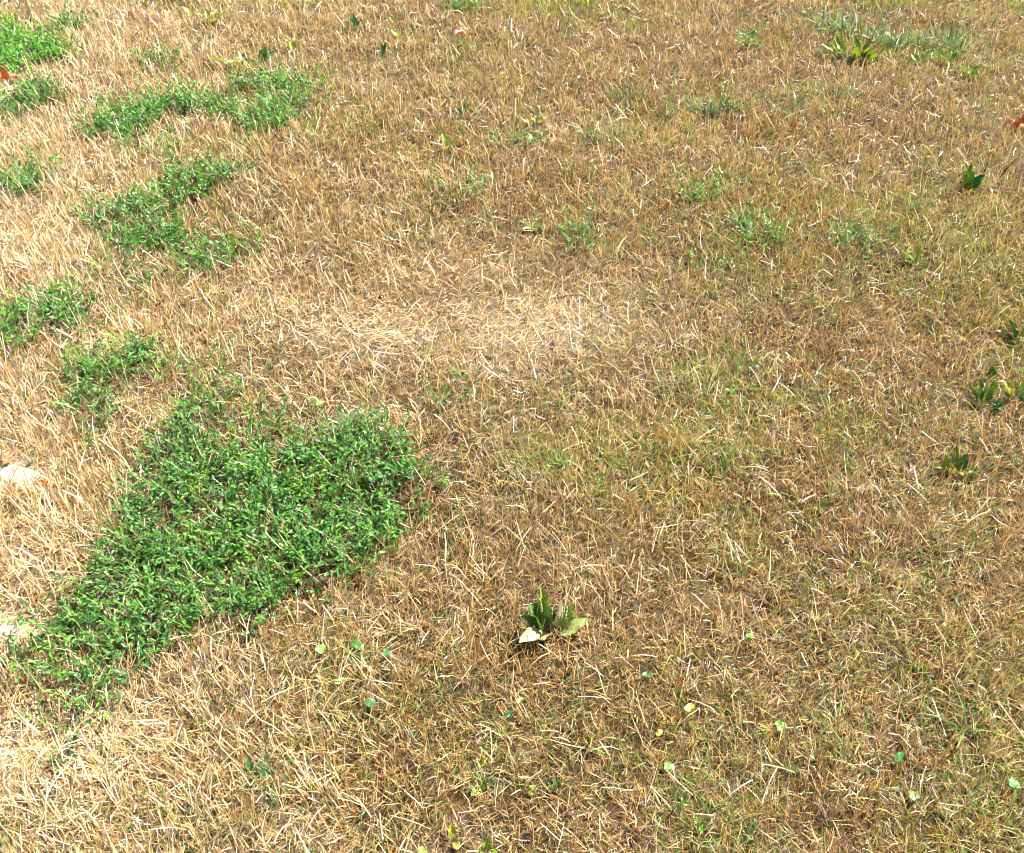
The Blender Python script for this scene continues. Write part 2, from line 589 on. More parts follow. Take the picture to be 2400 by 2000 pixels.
# ------------------------------------------------------------------ straw litter (matted, nearly flat)
x, y = scatter(30000)
u, v = uv(x, y)
n = len(x)
mat_ = np.clip(blobs(u, v, MATTED), 0, 1)
keep = rng.random(n) < np.clip(1 - .93 * np.clip(blobs(u, v, BARE) * 1.1, 0, 1), 0, 1)
x, y, u, v, mat_ = x[keep], y[keep], u[keep], v[keep], mat_[keep]
n = len(x)
gr = np.clip(grid(G_GRID, u, v) * .40 + blobs(u, v, GREEN_SPOTS) * .35, 0, .7)
isg = rng.random(n) < gr
col = dry_colors(u, v, x, y, n)
col[isg] = green_colors(int(isg.sum()), [.42, .12, .24, .12, .10])
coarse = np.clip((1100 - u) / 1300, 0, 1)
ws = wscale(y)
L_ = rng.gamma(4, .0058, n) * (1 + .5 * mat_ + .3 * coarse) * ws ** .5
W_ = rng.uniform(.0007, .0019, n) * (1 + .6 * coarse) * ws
lc = col * ((.40 + .50 * mat_ + .15 * coarse) * (1 - .5 * np.clip(knot_density(x, y, .01), 0, 1)))[:, None] * rng.choice([.75, 1.0, 1.5], (n, 1), p=[.4, .4, .2])  # brown thatch, darkened further as painted shade in gaps and under knotgrass
z = height(x, y) + rng.random(n) ** 1.5 * .013 * (1 - .6 * mat_)
flow = fbm(x, y, 3, 61) * 12
az = np.where(rng.random(n) < .45, flow + rng.normal(0, .5, n), rng.uniform(0, 6.283, n))
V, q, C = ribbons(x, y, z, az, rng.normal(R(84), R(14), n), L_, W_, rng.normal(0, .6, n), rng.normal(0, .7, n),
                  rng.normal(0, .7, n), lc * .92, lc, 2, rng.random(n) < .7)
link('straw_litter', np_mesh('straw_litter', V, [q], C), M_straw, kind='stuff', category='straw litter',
     label='matted layer of short flattened tan and brown straw between the standing blades')
import sys; print('litter', n, file=sys.stderr)

# ------------------------------------------------------------------ standing dry grass
x, y = scatter(27000)
# gather 65 percent of them into tufts
n = len(x)
cell = .030
tu = rng.random(n) < .65
tx = (np.floor(x / cell) + .5 + (vnoise(np.floor(x / cell) * 7.3 + .5, np.floor(y / cell) * 5.1 + .5, 3) - .5) * 1.3) * cell
ty = (np.floor(y / cell) + .5 + (vnoise(np.floor(x / cell) * 3.7 + .5, np.floor(y / cell) * 9.1 + .5, 5) - .5) * 1.3) * cell
ox, oy = rng.normal(0, .006, n), rng.normal(0, .006, n)
x = np.where(tu, tx + ox, x)
y = np.where(tu, ty + oy, y)
u, v = uv(x, y)
kd = knot_density(x, y, .012)
mat_ = np.clip(blobs(u, v, MATTED), 0, 1)
dn = .45 + 1.1 * (fbm(x, y, 7, 71) - .2)
keep = rng.random(n) < np.clip(dn, 0, 1) * (1 - .72 * mat_) * (1 - np.clip(blobs(u, v, BARE), 0, 1)) * (1 - .72 * np.clip(kd, 0, 1))
x, y, u, v, mat_, tu, ox, oy, kd = [a[keep] for a in (x, y, u, v, mat_, tu, ox, oy, kd)]
n = len(x)
tall = np.clip(blobs(u, v, TALL), 0, 1)
coarse = np.clip((1150 - u) / 1200, 0, 1)
thick = rng.random(n) < .10 + .30 * coarse
ws = wscale(y)
L_ = np.clip(rng.gamma(6, .0055, n), .010, .080) * (1 + .45 * tall + .15 * coarse) * np.where(thick, 1.15, 1) * ws ** .3
W_ = np.where(thick, rng.uniform(.0015, .0027, n), rng.uniform(.0007, .0014, n)) * ws
lean = fbm(x, y, 4, 81) * 9 + 1.0
az = np.where(tu, np.arctan2(oy, ox) + rng.normal(0, .5, n), lean + rng.normal(0, .9, n))
lb = rng.random(n) < .55 * np.clip((1000 - u) / 900, 0, 1)
az = np.where(lb, rng.normal(2.2, .6, n), az)
tilt = np.abs(rng.normal(R(25), R(18), n)) * (1 - .35 * tall) + mat_ * R(30)
col = dry_colors(u, v, x, y, n)
col = np.where(thick[:, None], np.clip(col * .4 + np.array([BLEACH]) * .62, 0, .92), col)
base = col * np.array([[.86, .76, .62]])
kink = np.where(rng.random(n) < .12, rng.uniform(.4, 1.4, n), 0)
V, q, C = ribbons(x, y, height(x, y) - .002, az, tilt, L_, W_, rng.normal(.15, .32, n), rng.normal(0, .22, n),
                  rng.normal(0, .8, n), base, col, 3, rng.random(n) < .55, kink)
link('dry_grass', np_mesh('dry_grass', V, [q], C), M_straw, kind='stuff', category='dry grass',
     label='upright mown dead grass blades, straw coloured to orange brown, all over the lawn')
print('standing', n)

# ------------------------------------------------------------------ long bleached straws lying loose on top
x, y = scatter(620)
n = len(x)
u, v = uv(x, y)
P = grid(P_GRID, u, v)
coarse = np.clip((1300 - u) / 1300, 0, 1)
keep = rng.random(n) < .25 + .75 * np.clip(P - .25 + .2 * coarse, 0, 1)
x, y, u, v = x[keep], y[keep], u[keep], v[keep]
n = len(x)
ws = wscale(y)
coarse = np.clip((1150 - u) / 1200, 0, 1)
col = np.clip(np.array([BLEACH]) * rng.normal(1.03, .08, (n, 1)), 0, .92)
V, q, C = ribbons(x, y, height(x, y) + rng.uniform(.0, .022, n), rng.normal(2.2, 1.1, n), rng.normal(R(52), R(20), n),
                  rng.uniform(.03, .075, n) * ws ** .3, rng.uniform(.0012, .0019, n) * (1 + .45 * coarse) * ws ** .8, rng.normal(.12, .25, n),
                  rng.normal(0, .25, n), rng.normal(0, .6, n), col * .97, col, 6, rng.random(n) < .7,
                  np.where(rng.random(n) < .25, rng.normal(0, .6, n), 0), .003)
link('loose_straw', np_mesh('loose_straw', V, [q], C), M_straw, kind='stuff', category='loose straw',
     label='long bleached straws scattered loosely on top of the lawn')

# ------------------------------------------------------------------ fine green grass
x, y = scatter(26000)
n = len(x)
u, v = uv(x, y)
spots = blobs(u, v, GREEN_SPOTS)
G = grid(G_GRID, u, v) * np.clip(.1 + 3.2 * (fbm(x, y, 6, 111) - .20), 0, 2.2) * .82 + spots * 1.5
keep = rng.random(n) < np.clip(G, 0, 1.1) * (1 - np.clip(blobs(u, v, MATTED) * .8, 0, 1)) * (1 - np.clip(blobs(u, v, BARE), 0, 1))
x, y, u, v, spots = x[keep], y[keep], u[keep], v[keep], spots[keep]
n = len(x)
ws = wscale(y)
col = green_colors(n)
bright = rng.random(n) < np.clip(spots * .8, 0, 1)
col[bright] = green_colors(int(bright.sum()), [.1, .42, .40, .05, .03])
tipdry = rng.random(n) < .3
c1 = np.where(tipdry[:, None], np.array([GOLD]) * rng.uniform(.8, 1.1, (n, 1)), np.clip(col * 1.15, 0, .9))
V, q, C = ribbons(x, y, height(x, y) - .001, rng.uniform(0, 6.283, n), np.abs(rng.normal(R(36), R(20), n)),
                  np.clip(rng.gamma(6, .0055, n), .012, .07) * ws ** .3 * (1 + .2 * np.clip(spots, 0, 1)), rng.uniform(.0009, .0019, n) * ws,
                  rng.normal(.6, .5, n), rng.normal(0, .5, n), rng.normal(0, .7, n), col, c1, 3, rng.random(n) < .3)
link('green_grass', np_mesh('green_grass', V, [q], C), M_green, kind='stuff', category='green grass',
     label='thin olive and bright green living grass blades mixed through the dead lawn')
print('green', n)

# ------------------------------------------------------------------ leaf batches (knotgrass and clover mats)
LT = np.array([0, .33, .68, 1.0])
LW = np.array([0, .80, .85, 0])


def leaves(P0, az, tilt, length, width, bend, roll, fold, c):
    """many small elliptic leaves; 8 verts, 6 faces each"""
    n = len(P0)
    th = tilt[:, None] + bend[:, None] * LT[None]
    D = np.stack([np.sin(th) * np.cos(az)[:, None], np.sin(th) * np.sin(az)[:, None], np.cos(th)], 2)
    mid = np.zeros((n, 4, 3))
    mid[:, 0] = P0
    for k in range(1, 4):
        mid[:, k] = mid[:, k - 1] + D[:, k - 1] * (length * (LT[k] - LT[k - 1]))[:, None]
    side = np.stack([-np.sin(az), np.cos(az), np.zeros(n)], 1)
    nr = np.cross(D[:, 1], side)
    nr = -nr * np.sign(nr[:, 2:3] + 1e-6) * -1
    cr, sr = np.cos(roll)[:, None], np.sin(roll)[:, None]
    S = side * cr + nr * sr
    U = nr * cr - side * sr
    hw = (width * .5)[:, None]
    Ls = [mid[:, k] - S * hw * LW[k] + U * hw * LW[k] * fold[:, None] for k in (1, 2)]
    Rs = [mid[:, k] + S * hw * LW[k] + U * hw * LW[k] * fold[:, None] for k in (1, 2)]
    V = np.stack([mid[:, 0], mid[:, 1], mid[:, 2], mid[:, 3], Ls[0], Ls[1], Rs[0], Rs[1]], 1)
    b = (np.arange(n) * 8)[:, None]
    tri = np.concatenate([b + np.array([[0, 4, 1]]), b + np.array([[5, 3, 2]]), b + np.array([[0, 1, 6]]), b + np.array([[2, 3, 7]])])
    quad = np.concatenate([b + np.array([[4, 5, 2, 1]]), b + np.array([[1, 2, 7, 6]])])
    C = np.repeat(c[:, None], 8, 1)
    C[:, 0:4] *= 1.12
    return V.reshape(-1, 3), tri, quad, C.reshape(-1, 3)


def knotgrass(x, y, hbase, nleaf, ws, cset, name, lab, cat):
    """prostrate branching stems with alternate leaves"""
    n = len(x)
    gz = height(x, y)
    az = rng.uniform(0, 6.283, n)
    up = rng.uniform(.25, 1.0, n)
    Ls = rng.uniform(.03, .065, n) * ws
    z0 = gz + rng.random(n) * hbase
    dx, dy, dz = np.cos(az) * np.sin(1.35 - up * .7), np.sin(az) * np.sin(1.35 - up * .7), np.cos(1.35 - up * .7)
    green = pick(rng.random(n), (np.tile(np.array([.50, .30, .20]), (n, 1)), cset))
    V, q, C = ribbons(x, y, z0, az, 1.35 - up * .7, Ls, np.full(n, .0011) * ws, -.3 * np.ones(n), np.zeros(n), np.zeros(n),
                      np.tile(np.array([[.30, .20, .07]]), (n, 1)), np.tile(np.array([[.26, .34, .08]]), (n, 1)), 3, np.ones(n, bool))
    Vs, tris, quads, Cs = [V], [], [q], [C]
    off = len(V)
    for k in range(nleaf):
        t = (k + .8) / nleaf
        bend_up = .15 * t * t
        P0 = np.stack([x + dx * Ls * t, y + dy * Ls * t, z0 + (dz + bend_up) * Ls * t], 1)
        sgn = 1 if k % 2 else -1
        la = az + sgn * rng.uniform(.5, 1.2, n) * (1.15 - t)
        ll = rng.uniform(.010, .0175, n) * ws * (1.05 - .35 * t)
        tip = t > .75
        cc = green * rng.normal(1, .16, (n, 1))
        if tip:
            cc = cc * np.array([[1.5, 1.3, .9]])
        lv, lt, lq, lc = leaves(P0, la, rng.normal(R(58), R(20), n), ll, ll * rng.uniform(.34, .48, n), rng.normal(.3, .35, n),
                                rng.normal(0, .5, n), rng.uniform(.05, .5, n), cc)
        Vs.append(lv)
        tris.append(lt + off)
        quads.append(lq + off)
        Cs.append(lc)
        off += len(lv)
    me = np_mesh(name, np.concatenate(Vs), [np.concatenate(tris), np.concatenate(quads)], np.concatenate(Cs))
    return link(name, me, M_knot, kind='stuff', category=cat, label=lab)


KG = np.array([(.045, .160, .030), (.090, .24, .030), (.055, .17, .060)])
x, y = scatter(15000, 1.3)
n = len(x)
kd = knot_density(x, y, .020)
u, v = uv(x, y)
ragged = np.clip((fbm(x, y, 30, 131) - .33) * 4.0, 0, 1)
keep = rng.random(n) < kd * .62 * np.where(kd > .85, .22 + .78 * ragged, .12 + .88 * ragged)
x, y = x[keep], y[keep]
knotgrass(x, y, .020, 7, wscale(y) ** .9, KG, 'knotgrass',
          'spreading mats of small leaved blue green knotgrass on the left and in scattered patches', 'ground weed')
print('knot', len(x))

# brighter clover-like weed at the top left corner
BW = [(.9, [(0, 100), (60, 96), (120, 104), (155, 116), (130, 150), (80, 165), (50, 187), (0, 187)]),
      (.6, [(0, 60), (45, 60), (60, 82), (40, 95), (0, 92)]), (.5, [(280, 0), (470, 0), (470, 14), (300, 8)])]
x, y = scatter(5200, 1.1)
uj, vj = uv(x + rng.normal(0, .02, len(x)), y + rng.normal(0, .02, len(x)))
d = np.zeros(len(x))
for den, poly in BW:
    d = np.maximum(d, den * in_poly(uj, vj, poly))
d = np.where((uj < -10) & (uj > -500) & (vj > 70) & (vj < 200), .8, d)
keep = rng.random(len(x)) < d
x, y = x[keep], y[keep]
knotgrass(x, y, .035, 7, wscale(y) * .9, np.array([(.085, .27, .030), (.13, .34, .035), (.06, .21, .035)]), 'bright_weed',
          'lush bright green low weed filling the far left corner of the lawn', 'ground weed')

# coarse blue green grass band, far right
x, y = scatter(26000, .9)
u, v = uv(x, y)
cx = np.interp(u, [1920, 1960, 2040, 2100, 2160, 2200, 2260], [66, 72, 88, 104, 102, 100, 118])
keep = (u > 1920) & (u < 2255) & (np.abs(v - cx - 6) < 15) & (rng.random(len(x)) < .32 * np.clip(1.2 - np.abs(v - cx - 6) / 15, 0, 1)) & (fbm(x, y, 9, 151) > .33)
x, y = x[keep], y[keep]
n = len(x)
col = np.array([[.13, .25, .13]]) * rng.normal(1, .22, (n, 1))
V, q, C = ribbons(x, y, height(x, y), rng.uniform(0, 6.283, n), np.abs(rng.normal(R(30), R(20), n)), rng.uniform(.07, .15, n),
                  rng.uniform(.004, .007, n), rng.normal(.7, .4, n), rng.normal(0, .3, n), rng.normal(0, .6, n), col * .8,
                  np.clip(col * 1.3, 0, 1), 5, rng.random(n) < .2)
link('coarse_grass', np_mesh('coarse_grass', V, [q], C), M_green, kind='stuff', category='coarse grass',
     label='long band of broad bladed blue green grass at the far right')


# ------------------------------------------------------------------ single plants
def empty(name, u, v, label, cat, group=None, rot=0.0, dz=0.0):
    X, Y = gpt(u, v)
    o = bpy.data.objects.new(name, None)
    o.empty_display_size = .03
    COL.objects.link(o)
    o.location = (X, Y, float(height(np.array([X]), np.array([Y]))[0]) + dz)
    o.rotation_euler = (0, 0, rot)
    o['label'] = label
    o['category'] = cat
    if group:
        o['group'] = group
    return o


def leaf_obj(parent, az, tilt, L, W, bend=.6, roll=0., c=(.12, .26, .05), c2=None, pet=.22, curl=.25, wave=.12, seed=0, base=(0, 0, 0), name='leaf',
             tip_round=.55, hole=False, lab=None):
    """broad leaf: az degrees from +x (right) counter-clockwise, tilt degrees from vertical"""
    r = np.random.default_rng(seed + 1000)
    nu, nv = 14, 8
    az = R(az)
    th0 = R(tilt)
    V = np.zeros((nu + 1, nv + 1, 3))
    Cc = np.zeros((nu + 1, nv + 1, 3))
    P = np.array([base[0], base[1], base[2]], float)
    c = np.array(c) * np.array([.62, .58, .55])
    c2 = c * np.array([1.3, 1.15, .9]) if c2 is None else np.array(c2) * np.array([.66, .62, .6])
    sw = r.normal(0, .25)
    ph = r.uniform(0, 6.28, 4)
    for i in range(nu + 1):
        t = i / nu
        th = th0 + bend * t * t
        a = az + sw * t
        D = np.array([math.sin(th) * math.cos(a), math.sin(th) * math.sin(a), math.cos(th)])
        if i:
            P = P + D * L / nu
        s = np.array([-math.sin(a), math.cos(a), 0])
        nn = np.cross(D, s)
        rr = roll + .3 * sw * t
        S = s * math.cos(rr) + nn * math.sin(rr)
        U = nn * math.cos(rr) - s * math.sin(rr)
        if t < pet:
            w = .10 + .05 * t / pet
        else:
            q = (t - pet) / (1 - pet)
            w = .12 + .88 * (math.sin(math.pi * min(1, q ** tip_round * .5 + q * .5)) ** .75 if q < 1 else 0)
            w *= 1 if q < .97 else .45
        for j in range(nv + 1):
            f = (j / nv - .5) * 2
            rib = .035 * W * math.cos(f * math.pi * 4.0)
            wv = wave * W * (math.sin(t * 9 + ph[0] + f * 1.3) * abs(f) + .5 * math.sin(t * 17 + ph[1] - f * 2) * abs(f))
            V[i, j] = P + S * (f * w * W * .5 * (1 + .06 * math.sin(t * 23 + ph[2]))) + U * (curl * W * w * f * f + rib * w + wv * w)
            k = .5 + .5 * math.sin(t * 5 + ph[3] + f * 1.5) * .8
            vein = 1.18 if abs(math.cos(f * math.pi * 2)) > .95 else 1
            Cc[i, j] = (c * (1 - k) + c2 * k) * vein * r.normal(1, .05)
            if t < pet:
                Cc[i, j] = Cc[i, j] * .4 + np.array([.42, .45, .16]) * .6
    idx = np.arange((nu + 1) * (nv + 1)).reshape(nu + 1, nv + 1)
    F = np.stack([idx[:-1, :-1], idx[:-1, 1:], idx[1:, 1:], idx[1:, :-1]], 2).reshape(-1, 4)
    if hole:
        F = np.delete(F, [8 * 7 + 2, 8 * 7 + 3, 8 * 8 + 3], 0)
    me = np_mesh(name, V.reshape(-1, 3), [F], Cc.reshape(-1, 3))
    me.polygons.foreach_set('use_smooth', np.ones(len(me.polygons), bool))
    o = link(name, me, M_broad, parent)
    if lab:
        o['label'] = lab
    return o


def tube_pts(pts, rad, sides=6):
    pts = np.array(pts, float)
    V, F = [], []
    for i, p in enumerate(pts):
        d = pts[min(i + 1, len(pts) - 1)] - pts[max(i - 1, 0)]
        d = d / np.linalg.norm(d)
        a = np.cross(d, [0, 0, 1.0] if abs(d[2]) < .9 else [1.0, 0, 0])
        a /= np.linalg.norm(a)
        b = np.cross(d, a)
        for k in range(sides):
            t = 6.28318 * k / sides
            V.append(p + (a * math.cos(t) + b * math.sin(t)) * (rad[i] if hasattr(rad, '__len__') else rad))
    for i in range(len(pts) - 1):
        for k in range(sides):
            F.append((i * sides + k, i * sides + (k + 1) % sides, (i + 1) * sides + (k + 1) % sides, (i + 1) * sides + k))
    n = len(V)
    V += [pts[0], pts[-1]]
    T = [(n, (k + 1) % sides, k) for k in range(sides)] + [(n + 1, n - sides + k, n - sides + (k + 1) % sides) for k in range(sides)]
    return np.array(V), np.array(F), np.array(T)


def spike_obj(parent, az, tilt, L, frac=.45, c=(.26, .24, .06), base=(0, 0, 0), seed=0):
    """plantain flower stalk (stem) with the knobbly seed head as a sub-part"""
    r = np.random.default_rng(seed)
    az, th = R(az), R(tilt)
    d = np.array([math.sin(th) * math.cos(az), math.sin(th) * math.sin(az), math.cos(th)])
    b = np.array(base, float)
    pts = [b + d * L * t + np.array([0, 0, .006]) * t * (1 - t) for t in np.linspace(0, 1, 7)]
    V, F, T = tube_pts(pts, [.0011, .001, .001, .0009, .0009, .0008, .0006])
    C = np.tile(np.array([.28, .32, .08]), (len(V), 1))
    st = link('flower_stalk', np_mesh('flower_stalk', V, [F, T], C), M_broad, parent)
    Vs, Fs, Ts, Cs = [], [], [], []
    off = 0
    nb = int(38 * L * frac / .03)
    for k in range(nb):
        t = 1 - frac + frac * k / nb
        p = b + d * L * t + np.array([0, 0, .006]) * t * (1 - t)
        a = k * 2.4
        o_ = np.array([math.cos(a), math.sin(a), .25]) * .0022 * (1.15 - .5 * k / nb)
        bv, bf, bt = tube_pts([p + o_ * .4, p + o_, p + o_ * 1.5 + d * .0006], [.0007, .0012, .0004], 5)
        Vs.append(bv)
        Fs.append(bf + off)
        Ts.append(bt + off)
        off += len(bv)
        Cs.append(np.tile(np.array(c) * r.uniform(.6, 1.7), (len(bv), 1)))
    link('seed_head', np_mesh('seed_head', np.concatenate(Vs), [np.concatenate(Fs), np.concatenate(Ts)], np.concatenate(Cs)), M_broad, st)


PALE = (.58, .62, .30)
CREAM = (.70, .68, .40)
MIDG = (.15, .30, .06)
DARKG = (.05, .15, .035)
YELG = (.36, .45, .08)

# --- the plantain in the open, lower centre
p = empty('broadleaf_plantain', 1292, 1484, 'wilting broad leaved plantain with cream and green leaves in the lower middle of the lawn', 'weed plant',
          'plantains')
leaf_obj(p, 20, 10, .088, .034, -.25, roll=-1.0, c=CREAM, c2=PALE, pet=.12, curl=.2, seed=1, base=(.012, .004, 0), hole=True, lab='tall cream coloured leaf with a torn hole', tip_round=.8)
leaf_obj(p, 150, 24, .070, .034, .2, roll=.35, c=MIDG, c2=(.20, .36, .08), pet=.15, seed=2, base=(-.018, .004, 0))
leaf_obj(p, 118, 16, .074, .032, .15, roll=-.2, c=MIDG, c2=(.12, .27, .06), pet=.12, seed=3, base=(-.010, .006, 0))
leaf_obj(p, 100, 14, .090, .022, .4, roll=.3, c=(.28, .42, .09), pet=.2, seed=4, base=(-.014, .014, 0), wave=.3)
leaf_obj(p, 170, 40, .062, .026, .5, roll=.2, c=(.12, .27, .07), pet=.2, seed=5, base=(-.018, -.002, 0))
leaf_obj(p, 205, 62, .066, .028, .5, roll=-.2, c=PALE, c2=CREAM, pet=.2, seed=6, base=(-.012, -.008, .004))
leaf_obj(p, 232, 60, .052, .034, .5, roll=.1, c=CREAM, c2=(.74, .66, .40), pet=.12, seed=7, base=(-.012, -.006, .006), lab='pale withered leaf turning cream')
leaf_obj(p, 250, 48, .040, .024, .8, roll=.4, c=PALE, pet=.1, seed=8, base=(-.002, -.004, .004))
leaf_obj(p, 18, 62, .066, .026, .25, roll=.35, c=(.42, .52, .18), c2=(.36, .48, .16), pet=.08, seed=9, base=(.014, -.012, .004), tip_round=.9)
leaf_obj(p, 40, 32, .050, .026, .6, roll=-.3, c=YELG, c2=(.28, .38, .07), pet=.15, seed=10, base=(.018, .004, 0))
leaf_obj(p, 55, 28, .058, .018, .5, roll=.6, c=MIDG, pet=.2, seed=12, base=(.022, .006, 0))
leaf_obj(p, 80, 20, .040, .020, .3, roll=.1, c=DARKG, pet=.1, seed=11, base=(.000, .008, 0))
spike_obj(p, 120, 6, .070, .45, base=(.002, .000, 0), seed=1, c=(.26, .25, .05))
spike_obj(p, 120, 14, .082, .4, base=(-.014, .002, 0), seed=2, c=(.36, .38, .07))
spike_obj(p, 60, 20, .062, .5, base=(.020, .000, 0), seed=3, c=(.36, .38, .08))
spike_obj(p, 30, 22, .045, .05, base=(.012, .002, 0), seed=4, c=(.5, .45, .08))

# --- dark upright plantain, right
p = empty('broadleaf_plantain', 2232, 1108, 'dark green upright plantain standing alone near the right edge below the middle', 'weed plant', 'plantains')
leaf_obj(p, 75, 14, .068, .026, .1, roll=.5, c=(.07, .2, .03), c2=(.16, .34, .05), pet=.1, seed=21, base=(-.004, .004, 0))
leaf_obj(p, 40, 18, .052, .024, .1, roll=.4, c=(.04, .14, .04), pet=.1, seed=22, base=(.012, .002, 0))
leaf_obj(p, 120, 16, .050, .018, .1, roll=-.8, c=(.24, .34, .05), pet=.15, seed=23, base=(-.016, .0, 0))
leaf_obj(p, 200, 30, .034, .022, .4, roll=.2, c=(.26, .34, .04), c2=(.36, .40, .05), pet=.1, seed=24, base=(-.006, -.006, 0))
leaf_obj(p, 280, 46, .032, .016, .5, roll=.2, c=(.38, .46, .12), pet=.1, seed=25, base=(.010, -.004, .002))
leaf_obj(p, 345, 66, .046, .020, .3, roll=-.2, c=(.10, .22, .03), pet=.15, seed=26, base=(.012, -.008, .002))
leaf_obj(p, 170, 60, .034, .016, .4, roll=.2, c=(.12, .24, .05), pet=.15, seed=27, base=(-.012, -.002, .002))

# --- plantain pair at the right edge
p = empty('broadleaf_plantain', 2302, 955, 'leafy green plantain with a folded pale leaf near the right edge at mid height', 'weed plant', 'plantains')
leaf_obj(p, 155, 34, .074, .026, .0, roll=.3, c=(.13, .30, .07), c2=(.2, .36, .08), pet=.35, seed=31, base=(-.002, .004, 0))
leaf_obj(p, 130, 20, .078, .028, .0, roll=.4, c=(.05, .18, .04), pet=.2, seed=32, base=(-.002, .006, 0))
leaf_obj(p, 100, 8, .082, .020, .0, roll=-.3, c=(.36, .48, .20), c2=(.46, .54, .26), pet=.3, seed=33, base=(.001, .004, 0), lab='pale folded leaf standing upright')
leaf_obj(p, 70, 10, .080, .022, .0, roll=1.0, c=(.10, .24, .04), pet=.25, seed=34, base=(.006, .004, 0))
leaf_obj(p, 55, 20, .072, .018, .3, roll=.3, c=(.42, .48, .16), pet=.35, seed=35, base=(.008, .004, 0))
leaf_obj(p, 345, 50, .046, .028, .6, roll=.2, c=(.06, .20, .04), c2=(.10, .26, .05), pet=.15, seed=36, base=(.010, -.006, 0), wave=.25)
leaf_obj(p, 320, 55, .036, .020, .6, roll=.2, c=(.05, .18, .04), pet=.15, seed=37, base=(.012, -.006, 0))
p = empty('broadleaf_plantain', 2374, 945, 'yellowing plantain with cream tipped leaf cut by the right picture edge', 'weed plant', 'plantains')
leaf_obj(p, 150, 22, .066, .030, .6, roll=.3, c=(.50, .56, .22), c2=CREAM, pet=.25, seed=41, base=(-.006, .004, 0))
leaf_obj(p, 120, 25, .066, .022, .5, roll=-.4, c=YELG, pet=.25, seed=42, base=(-.004, .004, 0))
leaf_obj(p, 180, 35, .060, .020, .4, roll=.4, c=(.30, .42, .08), pet=.25, seed=43, base=(-.006, 0, 0))
leaf_obj(p, 20, 25, .080, .030, .2, roll=.5, c=(.16, .34, .10), c2=(.28, .44, .16), pet=.2, seed=44, base=(.004, .002, 0))
leaf_obj(p, 350, 40, .060, .026, .3, roll=.3, c=MIDG, pet=.2, seed=45, base=(.006, -.002, 0))
spike_obj(p, 90, 8, .075, .4, seed=5, base=(.002, .003, 0), c=(.4, .4, .06))
p = empty('seedling_leaf', 2318, 893, 'single upright dark green leaf just behind the right edge plantains', 'weed plant', 'single leaves')
leaf_obj(p, 95, 12, .044, .030, .3, roll=.1, c=(.06, .18, .03), c2=(.2, .36, .05), pet=.1, seed=46)
leaf_obj(p, 30, 30, .026, .012, .3, roll=.1, c=(.3, .42, .06), pet=.1, seed=47)

p = empty('broadleaf_plantain', 2384, 790, 'dark plantain with long drooping leaves at the right edge above the yellowing one', 'weed plant', 'plantains')
leaf_obj(p, 168, 62, .066, .020, .3, roll=.2, c=(.10, .20, .08), c2=(.18, .28, .14), pet=.2, seed=51)
leaf_obj(p, 130, 30, .064, .030, .3, roll=.5, c=(.02, .09, .02), pet=.15, seed=52)
leaf_obj(p, 60, 20, .060, .020, .2, roll=.7, c=(.34, .42, .06), pet=.15, seed=53, base=(.008, 0, 0))
leaf_obj(p, 10, 60, .06, .026, .3, roll=.2, c=(.06, .2, .04), pet=.15, seed=54, base=(.008, 0, 0))
leaf_obj(p, 230, 60, .05, .022, .3, roll=.2, c=(.08, .22, .04), pet=.15, seed=55)
leaf_obj(p, 290, 50, .05, .022, .4, roll=.2, c=(.2, .34, .06), pet=.15, seed=56)

p = empty('broadleaf_plantain', 2262, 455, 'bright green plantain with narrow leaves standing upright in the right part beyond the middle', 'weed plant', 'plantains')
for k, (a, tl, L, W, cc) in enumerate([(110, 10, .088, .026, (.18, .40, .05)), (80, 8, .092, .024, (.06, .22, .03)), (140, 14, .075, .020, (.30, .46, .06)),
                                       (50, 20, .066, .026, (.10, .30, .04)), (20, 35, .070, .034, (.05, .19, .03)), (180, 30, .05, .02, (.12, .28, .05)),
                                       (300, 50, .04, .018, (.3, .42, .10))]):
    leaf_obj(p, a, tl, L, W, .2, roll=.5 * (-1) ** k, c=cc, pet=.1, seed=60 + k, base=(.008 * math.cos(R(a)), .008 * math.sin(R(a)), 0))
spike_obj(p, 80, 5, .12, .4, seed=6, c=(.55, .5, .05))

p = empty('broadleaf_plantain', 2142, 628, 'small light green plantain with two spread leaves right of the middle', 'weed plant', 'plantains')
leaf_obj(p, 150, 48, .060, .022, .2, roll=.2, c=(.24, .42, .12), c2=(.34, .50, .16), pet=.15, seed=71)
leaf_obj(p, 95, 22, .052, .024, .2, roll=.4, c=(.14, .32, .05), pet=.15, seed=72)
leaf_obj(p, 200, 60, .045, .016, .2, roll=.2, c=(.4, .5, .22), pet=.15, seed=73)
leaf_obj(p, 60, 14, .062, .010, .1, roll=.4, c=YELG, pet=.15, seed=74)
leaf_obj(p, 300, 60, .03, .012, .2, roll=.2, c=YELG, pet=.15, seed=75)

p = empty('broadleaf_plantain', 572, 156, 'flattened yellow green plantain beside the far knotgrass on the left', 'weed plant', 'plantains')
leaf_obj(p, 170, 74, .150, .034, .15, roll=.3, c=(.50, .60, .20), c2=CREAM, pet=.2, seed=81, lab='long pale leaf lying flat')
leaf_obj(p, 195, 66, .085, .036, .2, roll=.1, c=(.34, .50, .10), pet=.15, seed=82)
leaf_obj(p, 120, 40, .075, .036, .3, roll=.3, c=(.10, .24, .05), pet=.15, seed=83)
leaf_obj(p, 60, 30, .090, .036, .2, roll=.5, c=(.12, .32, .06), pet=.15, seed=84, base=(.07, 0, 0))
leaf_obj(p, 20, 55, .100, .034, .2, roll=.3, c=(.10, .26, .06), pet=.15, seed=85, base=(.06, 0, 0))
leaf_obj(p, 240, 60, .060, .034, .2, roll=.2, c=(.38, .52, .08), pet=.15, seed=86)
